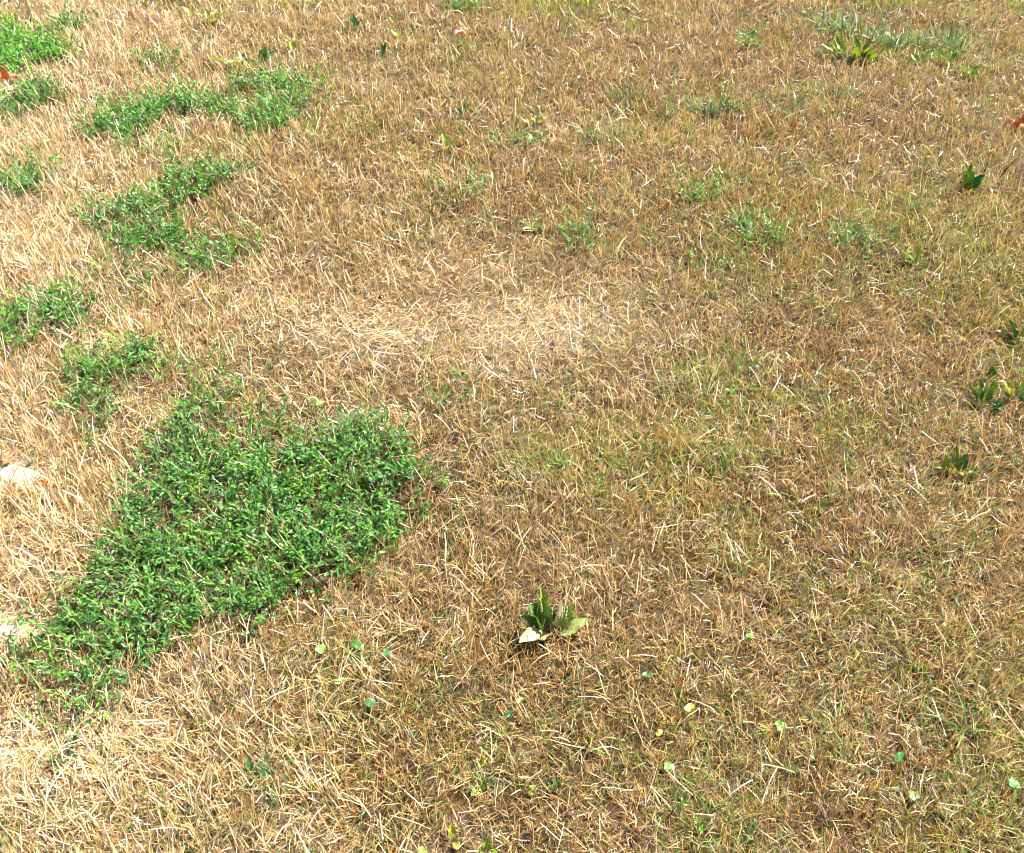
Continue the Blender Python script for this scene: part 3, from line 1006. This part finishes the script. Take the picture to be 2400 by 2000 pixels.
leaf_obj(p, 330, 60, .070, .030, .3, roll=.2, c=(.26, .42, .08), pet=.15, seed=87)

p = empty('broadleaf_plantain', 495, 56, 'pale yellow green plantain near the far edge, left of centre', 'weed plant', 'plantains')
for k, (a, tl, L, W) in enumerate([(170, 60, .09, .03), (120, 40, .07, .03), (60, 45, .08, .03), (10, 60, .10, .035), (240, 60, .06, .03), (300, 60, .07, .03)]):
    leaf_obj(p, a, tl, L, W, .2, roll=.3 * (-1) ** k, c=(.40, .54, .12) if k % 2 else (.28, .44, .08), c2=PALE, pet=.12, seed=90 + k)
p = empty('broadleaf_plantain', 447, 42, 'two round pale leaves of a weed at the far edge beside the left plantain', 'weed plant', 'plantains')
leaf_obj(p, 140, 40, .06, .040, .3, roll=.3, c=(.46, .56, .22), pet=.1, seed=97)
leaf_obj(p, 20, 40, .05, .034, .3, roll=.3, c=(.36, .50, .12), pet=.1, seed=98, base=(.05, 0, 0))

# --- seeding weed clump in front of the coarse grass
p = empty('dock_clump', 2012, 142, 'yellow green leafy dock clump with seed spikes in front of the coarse blue green grass', 'weed plant')
r_ = np.random.default_rng(5)
for k in range(22):
    a = r_.uniform(0, 360)
    rr = r_.uniform(.0, .07)
    leaf_obj(p, a, r_.uniform(15, 60), r_.uniform(.05, .10), r_.uniform(.022, .036), .3, roll=r_.normal(0, .4),
             c=[(.30, .44, .05), (.18, .36, .05), (.40, .50, .08), (.10, .30, .08)][k % 4], pet=.15, seed=110 + k,
             base=(rr * math.cos(R(a)) * 1.3, rr * math.sin(R(a)), 0))
for k in range(7):
    spike_obj(p, r_.uniform(0, 360), r_.uniform(3, 14), r_.uniform(.12, .19), .6, seed=20 + k, c=[(.50, .42, .05), (.30, .14, .05)][k % 3 == 2],
              base=(r_.uniform(-.08, .07), r_.uniform(-.02, .06), 0))

# --- small single weeds: u, v, label, leaves
SMALL = [
    (686, 118, 'round lime green leaf curled upright in the far dry grass left of centre', [(150, 30, .05, .05), (40, 30, .045, .035)], (.36, .52, .06), 'b'),
    (1045, 362, 'folded pale yellow green leaf standing in the dry grass upper left of centre', [(110, 12, .065, .036), (40, 40, .06, .018)], (.46, .56, .14), 'b'),
    (1248, 300, 'yellow curled leaves lying in the dry grass upper centre', [(20, 55, .06, .034), (170, 50, .04, .03), (60, 40, .04, .03)], (.66, .64, .16), 'b'),
    (1247, 348, 'one small pale green rounded leaf just below the yellow curled leaves', [(100, 25, .04, .038)], (.50, .60, .28), 'b'),
    (2155, 150, 'small light green weed leaves right of the dock clump', [(20, 40, .06, .04), (150, 50, .05, .03), (270, 60, .04, .03)], (.30, .50, .10), 'b'),
    (2275, 185, 'low yellow green weed with dark leaf at the far right', [(160, 50, .06, .04), (30, 40, .055, .035), (270, 55, .05, .035), (90, 40, .05, .03)], (.24, .42, .06), 'b'),
    (2222, 152, 'flat green weed rosette beyond the yellow green weed at the far right', [(170, 50, .07, .03), (10, 45, .08, .03), (60, 40, .06, .03), (250, 60, .05, .03)], (.14, .32, .05), 'b'),
    (830, 70, 'little dark green weed at the far edge left of centre', [(100, 20, .06, .03), (20, 40, .05, .03), (180, 40, .05, .03)], (.10, .26, .06), 'b'),
    (938, 95, 'lime green leaf pair in the far grass left of centre', [(160, 45, .06, .034), (60, 30, .05, .02)], (.38, .54, .05), 'b'),
    (965, 88, 'narrow upright green leaf right of the lime green leaf pair', [(90, 10, .055, .02)], (.16, .36, .06), 'b'),
    (897, 135, 'sprig of narrow dark leaves in the far grass left of centre', [(110, 20, .07, .018), (60, 22, .07, .018), (150, 40, .05, .015)], (.10, .24, .07), 'b'),
    (1085, 275, 'blue green broad leaf in the upper middle dry grass', [(60, 30, .05, .026), (160, 40, .04, .02)], (.16, .32, .16), 'b'),
    (1248, 538, 'pale green leaf rosette in the dry grass above the picture centre', [(150, 65, .045, .018), (60, 55, .04, .018), (10, 65, .045, .018), (210, 65, .035, .016), (300, 60, .035, .016), (330, 65, .04, .016)], (.34, .54, .18), 'b'),
    (1380, 18, 'lime green leaves in the grass at the far edge right of centre', [(150, 50, .09, .04), (20, 45, .09, .04), (90, 40, .07, .035)], (.40, .60, .07), 'b'),
    (1262, 908, 'small green forked weed left of the bright green turf', [(150, 50, .02, .007)], (.12, .34, .08), 'b'),
    (735, 955, 'pale yellow green round leaf lying on straw above the big knotgrass mat', [(20, 75, .026, .020)], (.56, .62, .24), 'b'),
    (650, 915, 'small olive heart shaped leaf standing left above the pale round leaf', [(80, 40, .018, .014)], (.26, .36, .08), 'b'),
    (2172, 852, 'small yellow green leaf leaning over straw left of the right edge plantains', [(140, 35, .03, .016), (320, 60, .02, .010)], (.20, .32, .04), 'b'),
    (1963, 750, 'tiny single green leaf in the right part of the lawn at mid height', [(90, 30, .018, .012)], (.12, .32, .06), 'b'),
    (1984, 1100, 'small bright green leaf in dry grass left of the upright dark plantain', [(100, 25, .020, .017)], (.10, .36, .06), 'b'),
    (1925, 1200, 'yellow green seedling with three leaves right of centre below the middle', [(70, 20, .026, .016), (170, 55, .018, .012), (250, 60, .014, .010)], (.24, .48, .06), 'b'),
    (590, 1818, 'knotgrass seedling with two long upright leaves in the lower left straw', [(110, 20, .034, .012), (35, 50, .032, .011), (165, 50, .014, .008), (320, 50, .014, .008)], (.09, .30, .10), 'b'),
    (745, 1398, 'three leaved green seedling at the lower right corner of the big knotgrass mat', [(165, 55, .022, .012), (85, 15, .024, .013), (20, 50, .014, .010)], (.12, .38, .07), 'b'),
    (1060, 1965, 'yellowing seedling at the bottom picture edge, centre left', [(100, 25, .026, .016), (300, 60, .020, .014)], (.40, .50, .06), 'b'),
    (1132, 1855, 'rounded lime green leaf low in straw near the bottom, left of centre', [(200, 60, .020, .018), (100, 25, .016, .012)], (.42, .58, .14), 'b'),
    (1142, 1988, 'green seedling beside the yellowing one at the bottom picture edge', [(100, 15, .024, .014), (330, 60, .022, .014), (200, 60, .016, .01)], (.20, .44, .05), 'b'),
    (1238, 1862, 'pale lime leaf tucked under straw near the bottom, centre', [(60, 50, .018, .014)], (.44, .56, .12), 'b'),
    (1305, 1850, 'small dark green leaf cluster near the bottom, right of centre', [(120, 25, .020, .012), (50, 30, .018, .010), (200, 50, .016, .010)], (.08, .26, .07), 'b'),
    (12, 1995, 'bluish green leaf at the bottom left picture corner', [(80, 40, .028, .018), (170, 60, .02, .014)], (.22, .32, .14), 'b'),
]
for i, (u_, v_, lab, lv, cc, _) in enumerate(SMALL):
    p = empty('small_weed', u_, v_, lab, 'weed plant', 'small weeds')
    for k, (a, tl, L, W) in enumerate(lv):
        c_ = tuple(q * (1 - .12 * (k % 3)) for q in cc)
        leaf_obj(p, a, tl, L * 1.05, W, .35, roll=.25 * (-1) ** k, c=c_, pet=.15, seed=200 + i * 10 + k, base=(.003 * math.cos(R(a)), .003 * math.sin(R(a)), .004))


# --- clovers: heart shaped leaflets on a stalk
def leaflet_mesh(size, seed, c):
    r = np.random.default_rng(seed)
    nr, na = 5, 18
    c = np.array(c) * np.array([.5, .55, .5])
    V, C = [(0, 0, 0)], [np.array(c) * 1.1]
    for i in range(1, nr + 1):
        f = i / nr
        for k in range(na):
            a = 2 * math.pi * k / na
            hx = .5 - .5 * math.cos(a)
            rad = .5 * (1 - .16 * math.exp(-((a - math.pi) / .35) ** 2)) * (1 + .12 * math.cos(a))
            X = (.5 - rad * math.cos(a) * f * 1.0 - .0)
            Y = rad * math.sin(a) * f
            V.append((X * size, Y * size, size * (.10 * abs(Y) * 2 - .12 * X * X + r.normal(0, .006))))
            k_ = 1.35 if .45 < f < .7 else 1
            C.append(np.array(c) * k_ * r.normal(1, .05))
    V[0] = (.5 * size, 0, 0)
    V = np.array(V)
    tr = np.array([(0, 1 + k, 1 + (k + 1) % na) for k in range(na)])
    qd = np.array([(1 + i * na + k, 1 + (i + 1) * na + k, 1 + (i + 1) * na + (k + 1) % na, 1 + i * na + (k + 1) % na) for i in range(nr - 1) for k in range(na)])
    me = np_mesh('leaflet', V, [tr, qd], np.array(C))
    me.polygons.foreach_set('use_smooth', np.ones(len(me.polygons), bool))
    return me


CLOV = [(1616, 1672, .013, 'bright lime clover leaf, lower right of centre', (.46, .66, .05), 2, .030),
        (1824, 1706, .012, 'lime and green clover leaf right of the brightest clover', (.34, .62, .07), 3, .028),
        (2106, 1784, .013, 'dark green rounded clover leaf in the lower right', (.10, .34, .07), 2, .026),
        (757, 1535, .013, 'pale lime clover leaf below the big knotgrass mat', (.44, .62, .16), 3, .024),
        (804, 1612, .012, 'pale lime clover leaf further down right of the pale one below the mat', (.46, .60, .16), 2, .022),
        (865, 1660, .013, 'dark green clover leaf in straw, lower left of centre', (.07, .26, .08), 3, .024),
        (842, 1525, .013, 'tall mid green clover leaf in grass lower left of centre', (.14, .36, .08), 3, .030),
        (908, 1545, .011, 'small dark clover leaf right of the tall clover', (.08, .27, .07), 3, .022),
        (1216, 1650, .009, 'small cream green clover leaf on brown straw below the wilting plantain', (.56, .66, .34), 2, .018),
        (1199, 1682, .009, 'tiny dark clover leaf left below the cream green clover', (.06, .24, .08), 2, .016),
        (1545, 1725, .009, 'yellow clover leaf low in the grass, bottom right of centre', (.58, .62, .10), 2, .014),
        (1565, 1805, .012, 'green clover leaf under straw, bottom right of centre', (.26, .48, .12), 3, .020),
        (1512, 1592, .010, 'dark green clover leaf in the grass right of centre', (.07, .26, .06), 3, .024),
        (1757, 1500, .010, 'bright green clover leaf half hidden in the grass, right part', (.28, .56, .08), 3, .024),
        (2210, 1480, .009, 'small green clover leaf in brown straw at the lower right', (.26, .50, .10), 2, .016),
        (78, 1092, .012, 'green clover leaf on the bare soil beside the brown leaf', (.22, .38, .09), 2, .016),
        (2372, 1858, .013, 'dark green clover leaf at the right edge near the bottom', (.12, .34, .06), 3, .024),
        (2140, 1868, .012, 'pale green clover leaf in straw at the lower right', (.38, .54, .16), 3, .02),
        (350, 1345, .012, 'broad mid green clover leaf on the left knotgrass mat', (.14, .36, .08), 3, .035),
        (985, 1990, .010, 'small lime clover leaf at the bottom picture edge, left of centre', (.36, .52, .10), 3, .02),
        ]
for i, (u_, v_, s_, lab, cc, nl, hh) in enumerate(CLOV):
    p = empty('clover', u_, v_, lab, 'clover', 'clover leaves')
    r = np.random.default_rng(300 + i)
    top = np.array([r.normal(0, .003), r.normal(0, .003), hh])
    V, F, T = tube_pts([(0, 0, 0), top * .4 + [.002, 0, 0], top * .8], .0007, 5)
    link('stalk', np_mesh('stalk', V, [F, T], np.tile(np.array([.28, .36, .10]), (len(V), 1))), M_broad, p)
    a0 = r.uniform(0, 6.28) if nl == 3 else 1.3
    for k in range(nl):
        lo = link('leaflet', leaflet_mesh(s_, 400 + i * 5 + k, cc), M_broad, p)
        lo.location = Vector(top) * .8
        lo.rotation_euler = (r.normal(0, .15), r.normal(-.15, .2), a0 + k * 2.1)


# --- coarse grass tufts standing as single clumps
def tuft(u_, v_, lab, nb, Lr, Wr, tiltm, cc, spread, seed, name='grass_tuft'):
    r = np.random.default_rng(seed)
    p = empty(name, u_, v_, lab, 'grass tuft', 'green grass tufts')
    X, Y = p.location.x, p.location.y
    a = r.uniform(0, 6.283, nb)
    bx = X + r.normal(0, spread, nb)
    by = Y + r.normal(0, spread * .7, nb)
    c = np.array([cc]) * r.normal(1, .2, (nb, 1))
    V, q, C = ribbons(bx, by, height(bx, by), a, np.abs(r.normal(R(tiltm), R(18), nb)), r.uniform(*Lr, nb), r.uniform(*Wr, nb),
                      r.normal(.5, .4, nb), r.normal(0, .3, nb), r.normal(0, .6, nb), c * .75, np.clip(c * 1.3, 0, 1), 6, r.random(nb) < .2)
    V = V - np.array([[p.location.x, p.location.y, p.location.z]])
    link('blades', np_mesh('blades', V, [q], C), M_green, p)


TUFTS = [
    (2262, 1715, 'wide bladed blue green grass tuft splayed in the lower right straw', 12, (.06, .11), (.003, .0045), 55, (.13, .28, .09), .008),
    (1468, 232, 'dark green grass tuft in the upper right of centre dry grass', 26, (.06, .10), (.004, .006), 35, (.09, .19, .07), .04),
    (1660, 262, 'blue green grass tuft beyond the middle, upper right', 26, (.06, .10), (.004, .006), 30, (.11, .24, .11), .035),
    (1622, 262, 'sparser blue green tuft left next to the blue green tuft in the upper right', 12, (.05, .08), (.004, .006), 32, (.13, .27, .13), .03),
    (1712, 255, 'tuft with one long dark blade right of the blue green tuft', 12, (.06, .13), (.004, .006), 40, (.10, .18, .07), .02),
    (1845, 268, 'spiky dark green tuft with long pointed blades at upper right', 20, (.06, .13), (.004, .006), 45, (.10, .22, .10), .03),
    (1912, 218, 'grey green tuft nearest beyond the spiky dark tuft', 22, (.04, .08), (.004, .006), 35, (.14, .25, .14), .05),
    (1972, 238, 'small teal tuft right of the grey green tuft', 16, (.04, .08), (.004, .006), 35, (.09, .22, .13), .03),
    (2245, 250, 'thin green tuft left of the orange leaf at the far right', 10, (.04, .07), (.003, .005), 35, (.13, .24, .1), .03),
    (1320, 1095, 'bright green fine grass tuft above the orange brown stems in the centre', 26, (.04, .07), (.0018, .0028), 28, (.16, .34, .08), .012),
    (1232, 1095, 'smaller green grass tuft left of the bright fine tuft in the centre', 18, (.03, .06), (.0018, .0028), 30, (.18, .30, .08), .012),
    (1100, 312, 'narrow dark tuft in the dry grass above the picture centre', 12, (.05, .09), (.003, .004), 20, (.12, .22, .07), .012),
    (690, 905, 'single green grass sprout above the big knotgrass mat', 5, (.03, .05), (.002, .003), 20, (.20, .34, .08), .004),
    (1006, 842, 'bright sprout with yellow blade on the pale matted straw', 7, (.03, .05), (.0018, .0026), 25, (.22, .42, .06), .004),
    (1160, 1700, 'green grass sprout with curved blades below the wilting plantain', 9, (.03, .06), (.002, .003), 45, (.14, .34, .07), .006),
    (1125, 1830, 'dark fan of thin green blades near the bottom, left of centre', 12, (.03, .06), (.0016, .0024), 28, (.09, .24, .08), .006),
    (1395, 1735, 'two yellow green bent blades right below the wilting plantain', 6, (.05, .08), (.002, .003), 25, (.24, .38, .08), .006),
    (1900, 1240, 'low olive grass tuft in the right part below the middle', 14, (.03, .05), (.0014, .002), 30, (.18, .28, .06), .010),
    (2370, 1090, 'blue green thin tuft at the right edge beside the upright dark plantain', 24, (.03, .06), (.0016, .0026), 35, (.12, .28, .12), .016),
    (1960, 960, 'long arching pale green blades in the right part above the middle', 16, (.05, .08), (.0016, .0024), 50, (.24, .34, .16), .018),
    (2150, 500, 'dense dark green turf tuft left of the bright upright plantain', 30, (.03, .06), (.003, .004), 35, (.10, .22, .06), .04),
    (1700, 1090, 'green grass tuft in the turf right of the centre', 30, (.03, .065), (.0016, .0024), 32, (.14, .30, .07), .02),
]
for i, t in enumerate(TUFTS):
    tuft(*t, seed=500 + i)


# --- knotgrass runner at the lower left, one creeping stem
def sprig(u_, v_, lab, path, nleaf, seed, cc=(.06, .22, .09)):
    r = np.random.default_rng(seed)
    p = empty('creeping_sprig', u_, v_, lab, 'weed plant', 'creeping sprigs')
    pts = np.array([(a, b, .006 + .004 * math.sin(k * 2.1)) for k, (a, b) in enumerate(path)])
    V, F, T = tube_pts(pts, .0007, 5)
    link('stem', np_mesh('stem', V, [F, T], np.tile(np.array([.26, .34, .10]), (len(V), 1))), M_broad, p)
    for k in range(nleaf):
        t = k / (nleaf - 1) * (len(pts) - 1.001)
        i = int(t)
        b = pts[i] * (1 - t + i) + pts[i + 1] * (t - i)
        d = pts[i + 1] - pts[i]
        a = math.degrees(math.atan2(d[1], d[0])) + (55 if k % 2 else -55) + r.normal(0, 15)
        leaf_obj(p, a, r.uniform(45, 75), r.uniform(.012, .019), r.uniform(.005, .007), .3, roll=r.normal(0, .3), c=cc, pet=.05, seed=seed * 20 + k, base=tuple(b))


sprig(640, 1870, 'creeping sprig of small blue green leaves in the lower left straw', [(0, -.03), (.004, -.012), (-.006, .006), (-.012, .024), (-.010, .04), (-.02, .055)], 16, 31)
sprig(95, 1560, 'leafy runner reaching left from the big knotgrass mat at the left edge', [(.03, .0), (.01, .004), (-.015, .0), (-.04, .006), (-.065, .004)], 16, 32)
sprig(160, 1765, 'lowest drooping sprig hanging down from the big knotgrass mat', [(0, .03), (.004, .01), (-.002, -.01), (-.01, -.03)], 14, 33)
sprig(330, 1225, 'short side sprig sticking out left of the big knotgrass mat', [(.0, .0), (-.015, .004), (-.03, .012), (-.05, .014)], 10, 34, (.08, .27, .09))


# --- dead tree leaves
def dead_leaf(u_, v_, lab, lobes, size, c1, c2, curl, rot, tilt, seed, dz=.012, cat='dead leaf', grp='dead leaves', name='dead_leaf'):
    r = np.random.default_rng(seed)
    p = empty(name, u_, v_, lab, cat, grp, rot=R(rot), dz=dz)
    p.rotation_euler = (R(tilt[0]), R(tilt[1]), R(rot))
    nr, na = 7, 60
    V, C = [(0, 0, 0)], [np.array(c1)]
    ph = r.uniform(0, 6.28)
    for i in range(1, nr + 1):
        f = i / nr
        for k in range(na):
            a = 2 * math.pi * k / na
            rad = .5 * (.62 + .38 * abs(math.cos(a * lobes / 2 + ph)) ** 1.6 + .06 * math.sin(a * 11 + ph))
            X, Y = rad * f * math.cos(a) * 1.25, rad * f * math.sin(a)
            Z = curl * (Y * Y * 1.8 + .5 * X * abs(X)) + .03 * math.sin(X * 14 + ph) + .03 * math.sin(Y * 17)
            V.append((X * size, Y * size, Z * size))
            m = .5 + .5 * math.sin(X * 9 + ph) * math.cos(Y * 7)
            C.append((np.array(c1) * (1 - m) + np.array(c2) * m) * r.normal(1, .08))
    tr = np.array([(0, 1 + k, 1 + (k + 1) % na) for k in range(na)])
    qd = np.array([(1 + i * na + k, 1 + (i + 1) * na + k, 1 + (i + 1) * na + (k + 1) % na, 1 + i * na + (k + 1) % na) for i in range(nr - 1) for k in range(na)])
    me = np_mesh('blade', np.array(V), [tr, qd], np.array(C))
    me.polygons.foreach_set('use_smooth', np.ones(len(me.polygons), bool))
    o = link('blade', me, M_dryleaf, p)
    so = o.modifiers.new('thickness', 'SOLIDIFY')
    so.thickness = .0006
    V, F, T = tube_pts([(size * .4, 0, curl * size * .05), (size * .75, .004, .004), (size * .95, .0, .012)], .0007, 5)
    link('stalk', np_mesh('stalk', V, [F, T], np.tile(np.array(c2), (len(V), 1))), M_dryleaf, p)


dead_leaf(22, 196, 'curled bright orange maple leaf beside the lush weed at the far left', 5, .075, (.66, .20, .05), (.72, .30, .10), 1.2, 200, (25, 8), 61, .02)
dead_leaf(17, 1088, 'curled glossy brown leaf on the bare soil at the left edge', 3, .030, (.26, .06, .03), (.66, .36, .18), 1.6, 110, (40, 10), 62, .010)
dead_leaf(2388, 306, 'folded rust orange leaf at the far right picture edge', 4, .070, (.52, .13, .03), (.60, .22, .06), 1.7, 40, (50, -15), 63, .03)
dead_leaf(2366, 309, 'small rust scrap of leaf left of the folded rust leaf', 3, .038, (.46, .11, .03), (.56, .18, .06), 1.3, 150, (30, -15), 64, .022)
dead_leaf(1077, 98, 'pale pink curled dry leaf in the far grass left of centre', 3, .06, (.66, .42, .32), (.60, .34, .24), 1.3, 20, (20, 10), 66, .03)
dead_leaf(665, 1256, 'small curled tan leaf on the big knotgrass mat', 2, .014, (.62, .34, .16), (.70, .45, .26), 1.5, 60, (40, 10), 67, .030)

# flat crumbling brick-red crust half covered by straw
r = np.random.default_rng(8)
p = empty('brick_fragment', 106, 1137, 'crumbly orange red brick fragment sunk in straw at the left edge', 'brick fragment')
nr, na = 8, 40
V = [(0, 0, .006)]
for i in range(1, nr + 1):
    for k in range(na):
        a = 2 * math.pi * k / na
        rad = (.018 + .005 * math.cos(2 * a + .6) + .0025 * math.sin(5 * a) + .0015 * math.sin(11 * a + 2)) * i / nr
        V.append((rad * math.cos(a) * 1.15, rad * math.sin(a) * .95, .006 * (1 - (i / nr) ** 6) - .004 * (i == nr) + r.normal(0, .0006)))
tr = np.array([(0, 1 + k, 1 + (k + 1) % na) for k in range(na)])
qd = np.array([(1 + i * na + k, 1 + (i + 1) * na + k, 1 + (i + 1) * na + (k + 1) % na, 1 + i * na + (k + 1) % na) for i in range(nr - 1) for k in range(na)])
M_brick = solid_mat('brick_crust', (.50, .12, .03), (.68, .27, .10), 170, .9, .8, .1)
link('crust', np_mesh('crust', np.array(V), [tr, qd]), M_brick, p)

# dark beetle-like seed scrap in the pale matted straw: glossy body with a ribbed second piece
M_dark = solid_mat('dark_shell', (.012, .014, .022), (.035, .04, .06), 300, .25, .4, .6)
p = empty('beetle', 1297, 812, 'small glossy blue black beetle on the pale matted straw near the centre', 'beetle', dz=.007)


def ellipsoid(c, rad, rot, ns=10, nt=14):
    V, F = [], []
    for i in range(ns + 1):
        th = math.pi * i / ns
        for k in range(nt):
            a = 2 * math.pi * k / nt
            q = Vector((rad[0] * math.sin(th) * math.cos(a), rad[1] * math.sin(th) * math.sin(a), rad[2] * math.cos(th)))
            q.rotate(__import__('mathutils').Euler((0, 0, rot)))
            V.append(tuple(q + Vector(c)))
    for i in range(ns):
        for k in range(nt):
            F.append((i * nt + k, (i + 1) * nt + k, (i + 1) * nt + (k + 1) % nt, i * nt + (k + 1) % nt))
    return np.array(V), np.array(F)


Va, Fa = ellipsoid((0, 0, .004), (.0036, .0072, .0035), .35)
Vb, Fb = ellipsoid((.0028, -.0078, .003), (.0026, .0028, .0024), .35)
Vc, Fc = ellipsoid((.0040, -.0108, .0028), (.0016, .0016, .0014), .35)
me = np_mesh('body', np.concatenate([Va, Vb, Vc]), [np.concatenate([Fa, Fb + len(Va), Fc + len(Va) + len(Vb)])])
me.polygons.foreach_set('use_smooth', np.ones(len(me.polygons), bool))
link('body', me, M_dark, p)
for k in range(3):
    for s in (-1, 1):
        y0 = .003 - .005 * k
        V, F, T = tube_pts([(s * .002 + .001 * k, y0, .004), (s * .007 + .001 * k, y0 + .001, .006), (s * .010 + .001 * k, y0 - .002, -.001)], .0004, 5)
        link('leg', np_mesh('leg', V, [F, T]), M_dark, p)

# dark twigs poking out of the grass, far right
M_twig = solid_mat('twig_bark', (.03, .02, .012), (.08, .05, .03), 200, .8, .6, .2)
for (u_, v_, lab, pts) in [
    (2302, 425, 'short dark upright twig right of the bright upright plantain', [(0, 0, 0), (-.002, .004, .03), (.001, .006, .062)]),
    (2340, 425, 'dark slanting twig leaning right near the far right edge', [(0, 0, 0), (.018, .008, .03), (.036, .010, .06), (.042, .012, .068)]),
    (2362, 428, 'second slanting twig half buried right of the slanting one', [(0, 0, .005), (.022, .01, .022), (.045, .02, .035)]),
    (1930, 185, 'tiny dark twig in the dry grass left of the dock clump', [(0, 0, 0), (.012, .004, .02), (.026, .006, .045)]),
    (312, 108, 'forked dark twig in the far straw at the left', [(0, 0, .005), (.02, .01, .035), (.05, .015, .06)])]:
    p = empty('twig', u_, v_, lab, 'twig', 'dark twigs')
    V, F, T = tube_pts(pts, [.0022 - .0003 * k for k in range(len(pts))], 6)
    link('stick', np_mesh('stick', V, [F, T]), M_twig, p)
    a = np.array(pts[1])
    V, F, T = tube_pts([a, a + np.array([-.006, .002, .012])], [.0012, .0008], 5)
    link('side_shoot', np_mesh('side_shoot', V, [F, T]), M_twig, p)
# twig lying on the sandy soil at the left
p = empty('twig', 62, 1478, 'thin brown twig lying across the sandy soil left of the big knotgrass mat', 'twig', 'dark twigs')
V, F, T = tube_pts([(-.045, -.028, .004), (-.015, -.010, .009), (.012, .006, .013), (.040, .022, .016)], [.0011, .0012, .0012, .001], 6)
M_twig2 = solid_mat('straw_twig', (.30, .17, .08), (.5, .32, .17), 200, .7, .3, .3)
link('stick', np_mesh('stick', V, [F, T]), M_twig2, p)
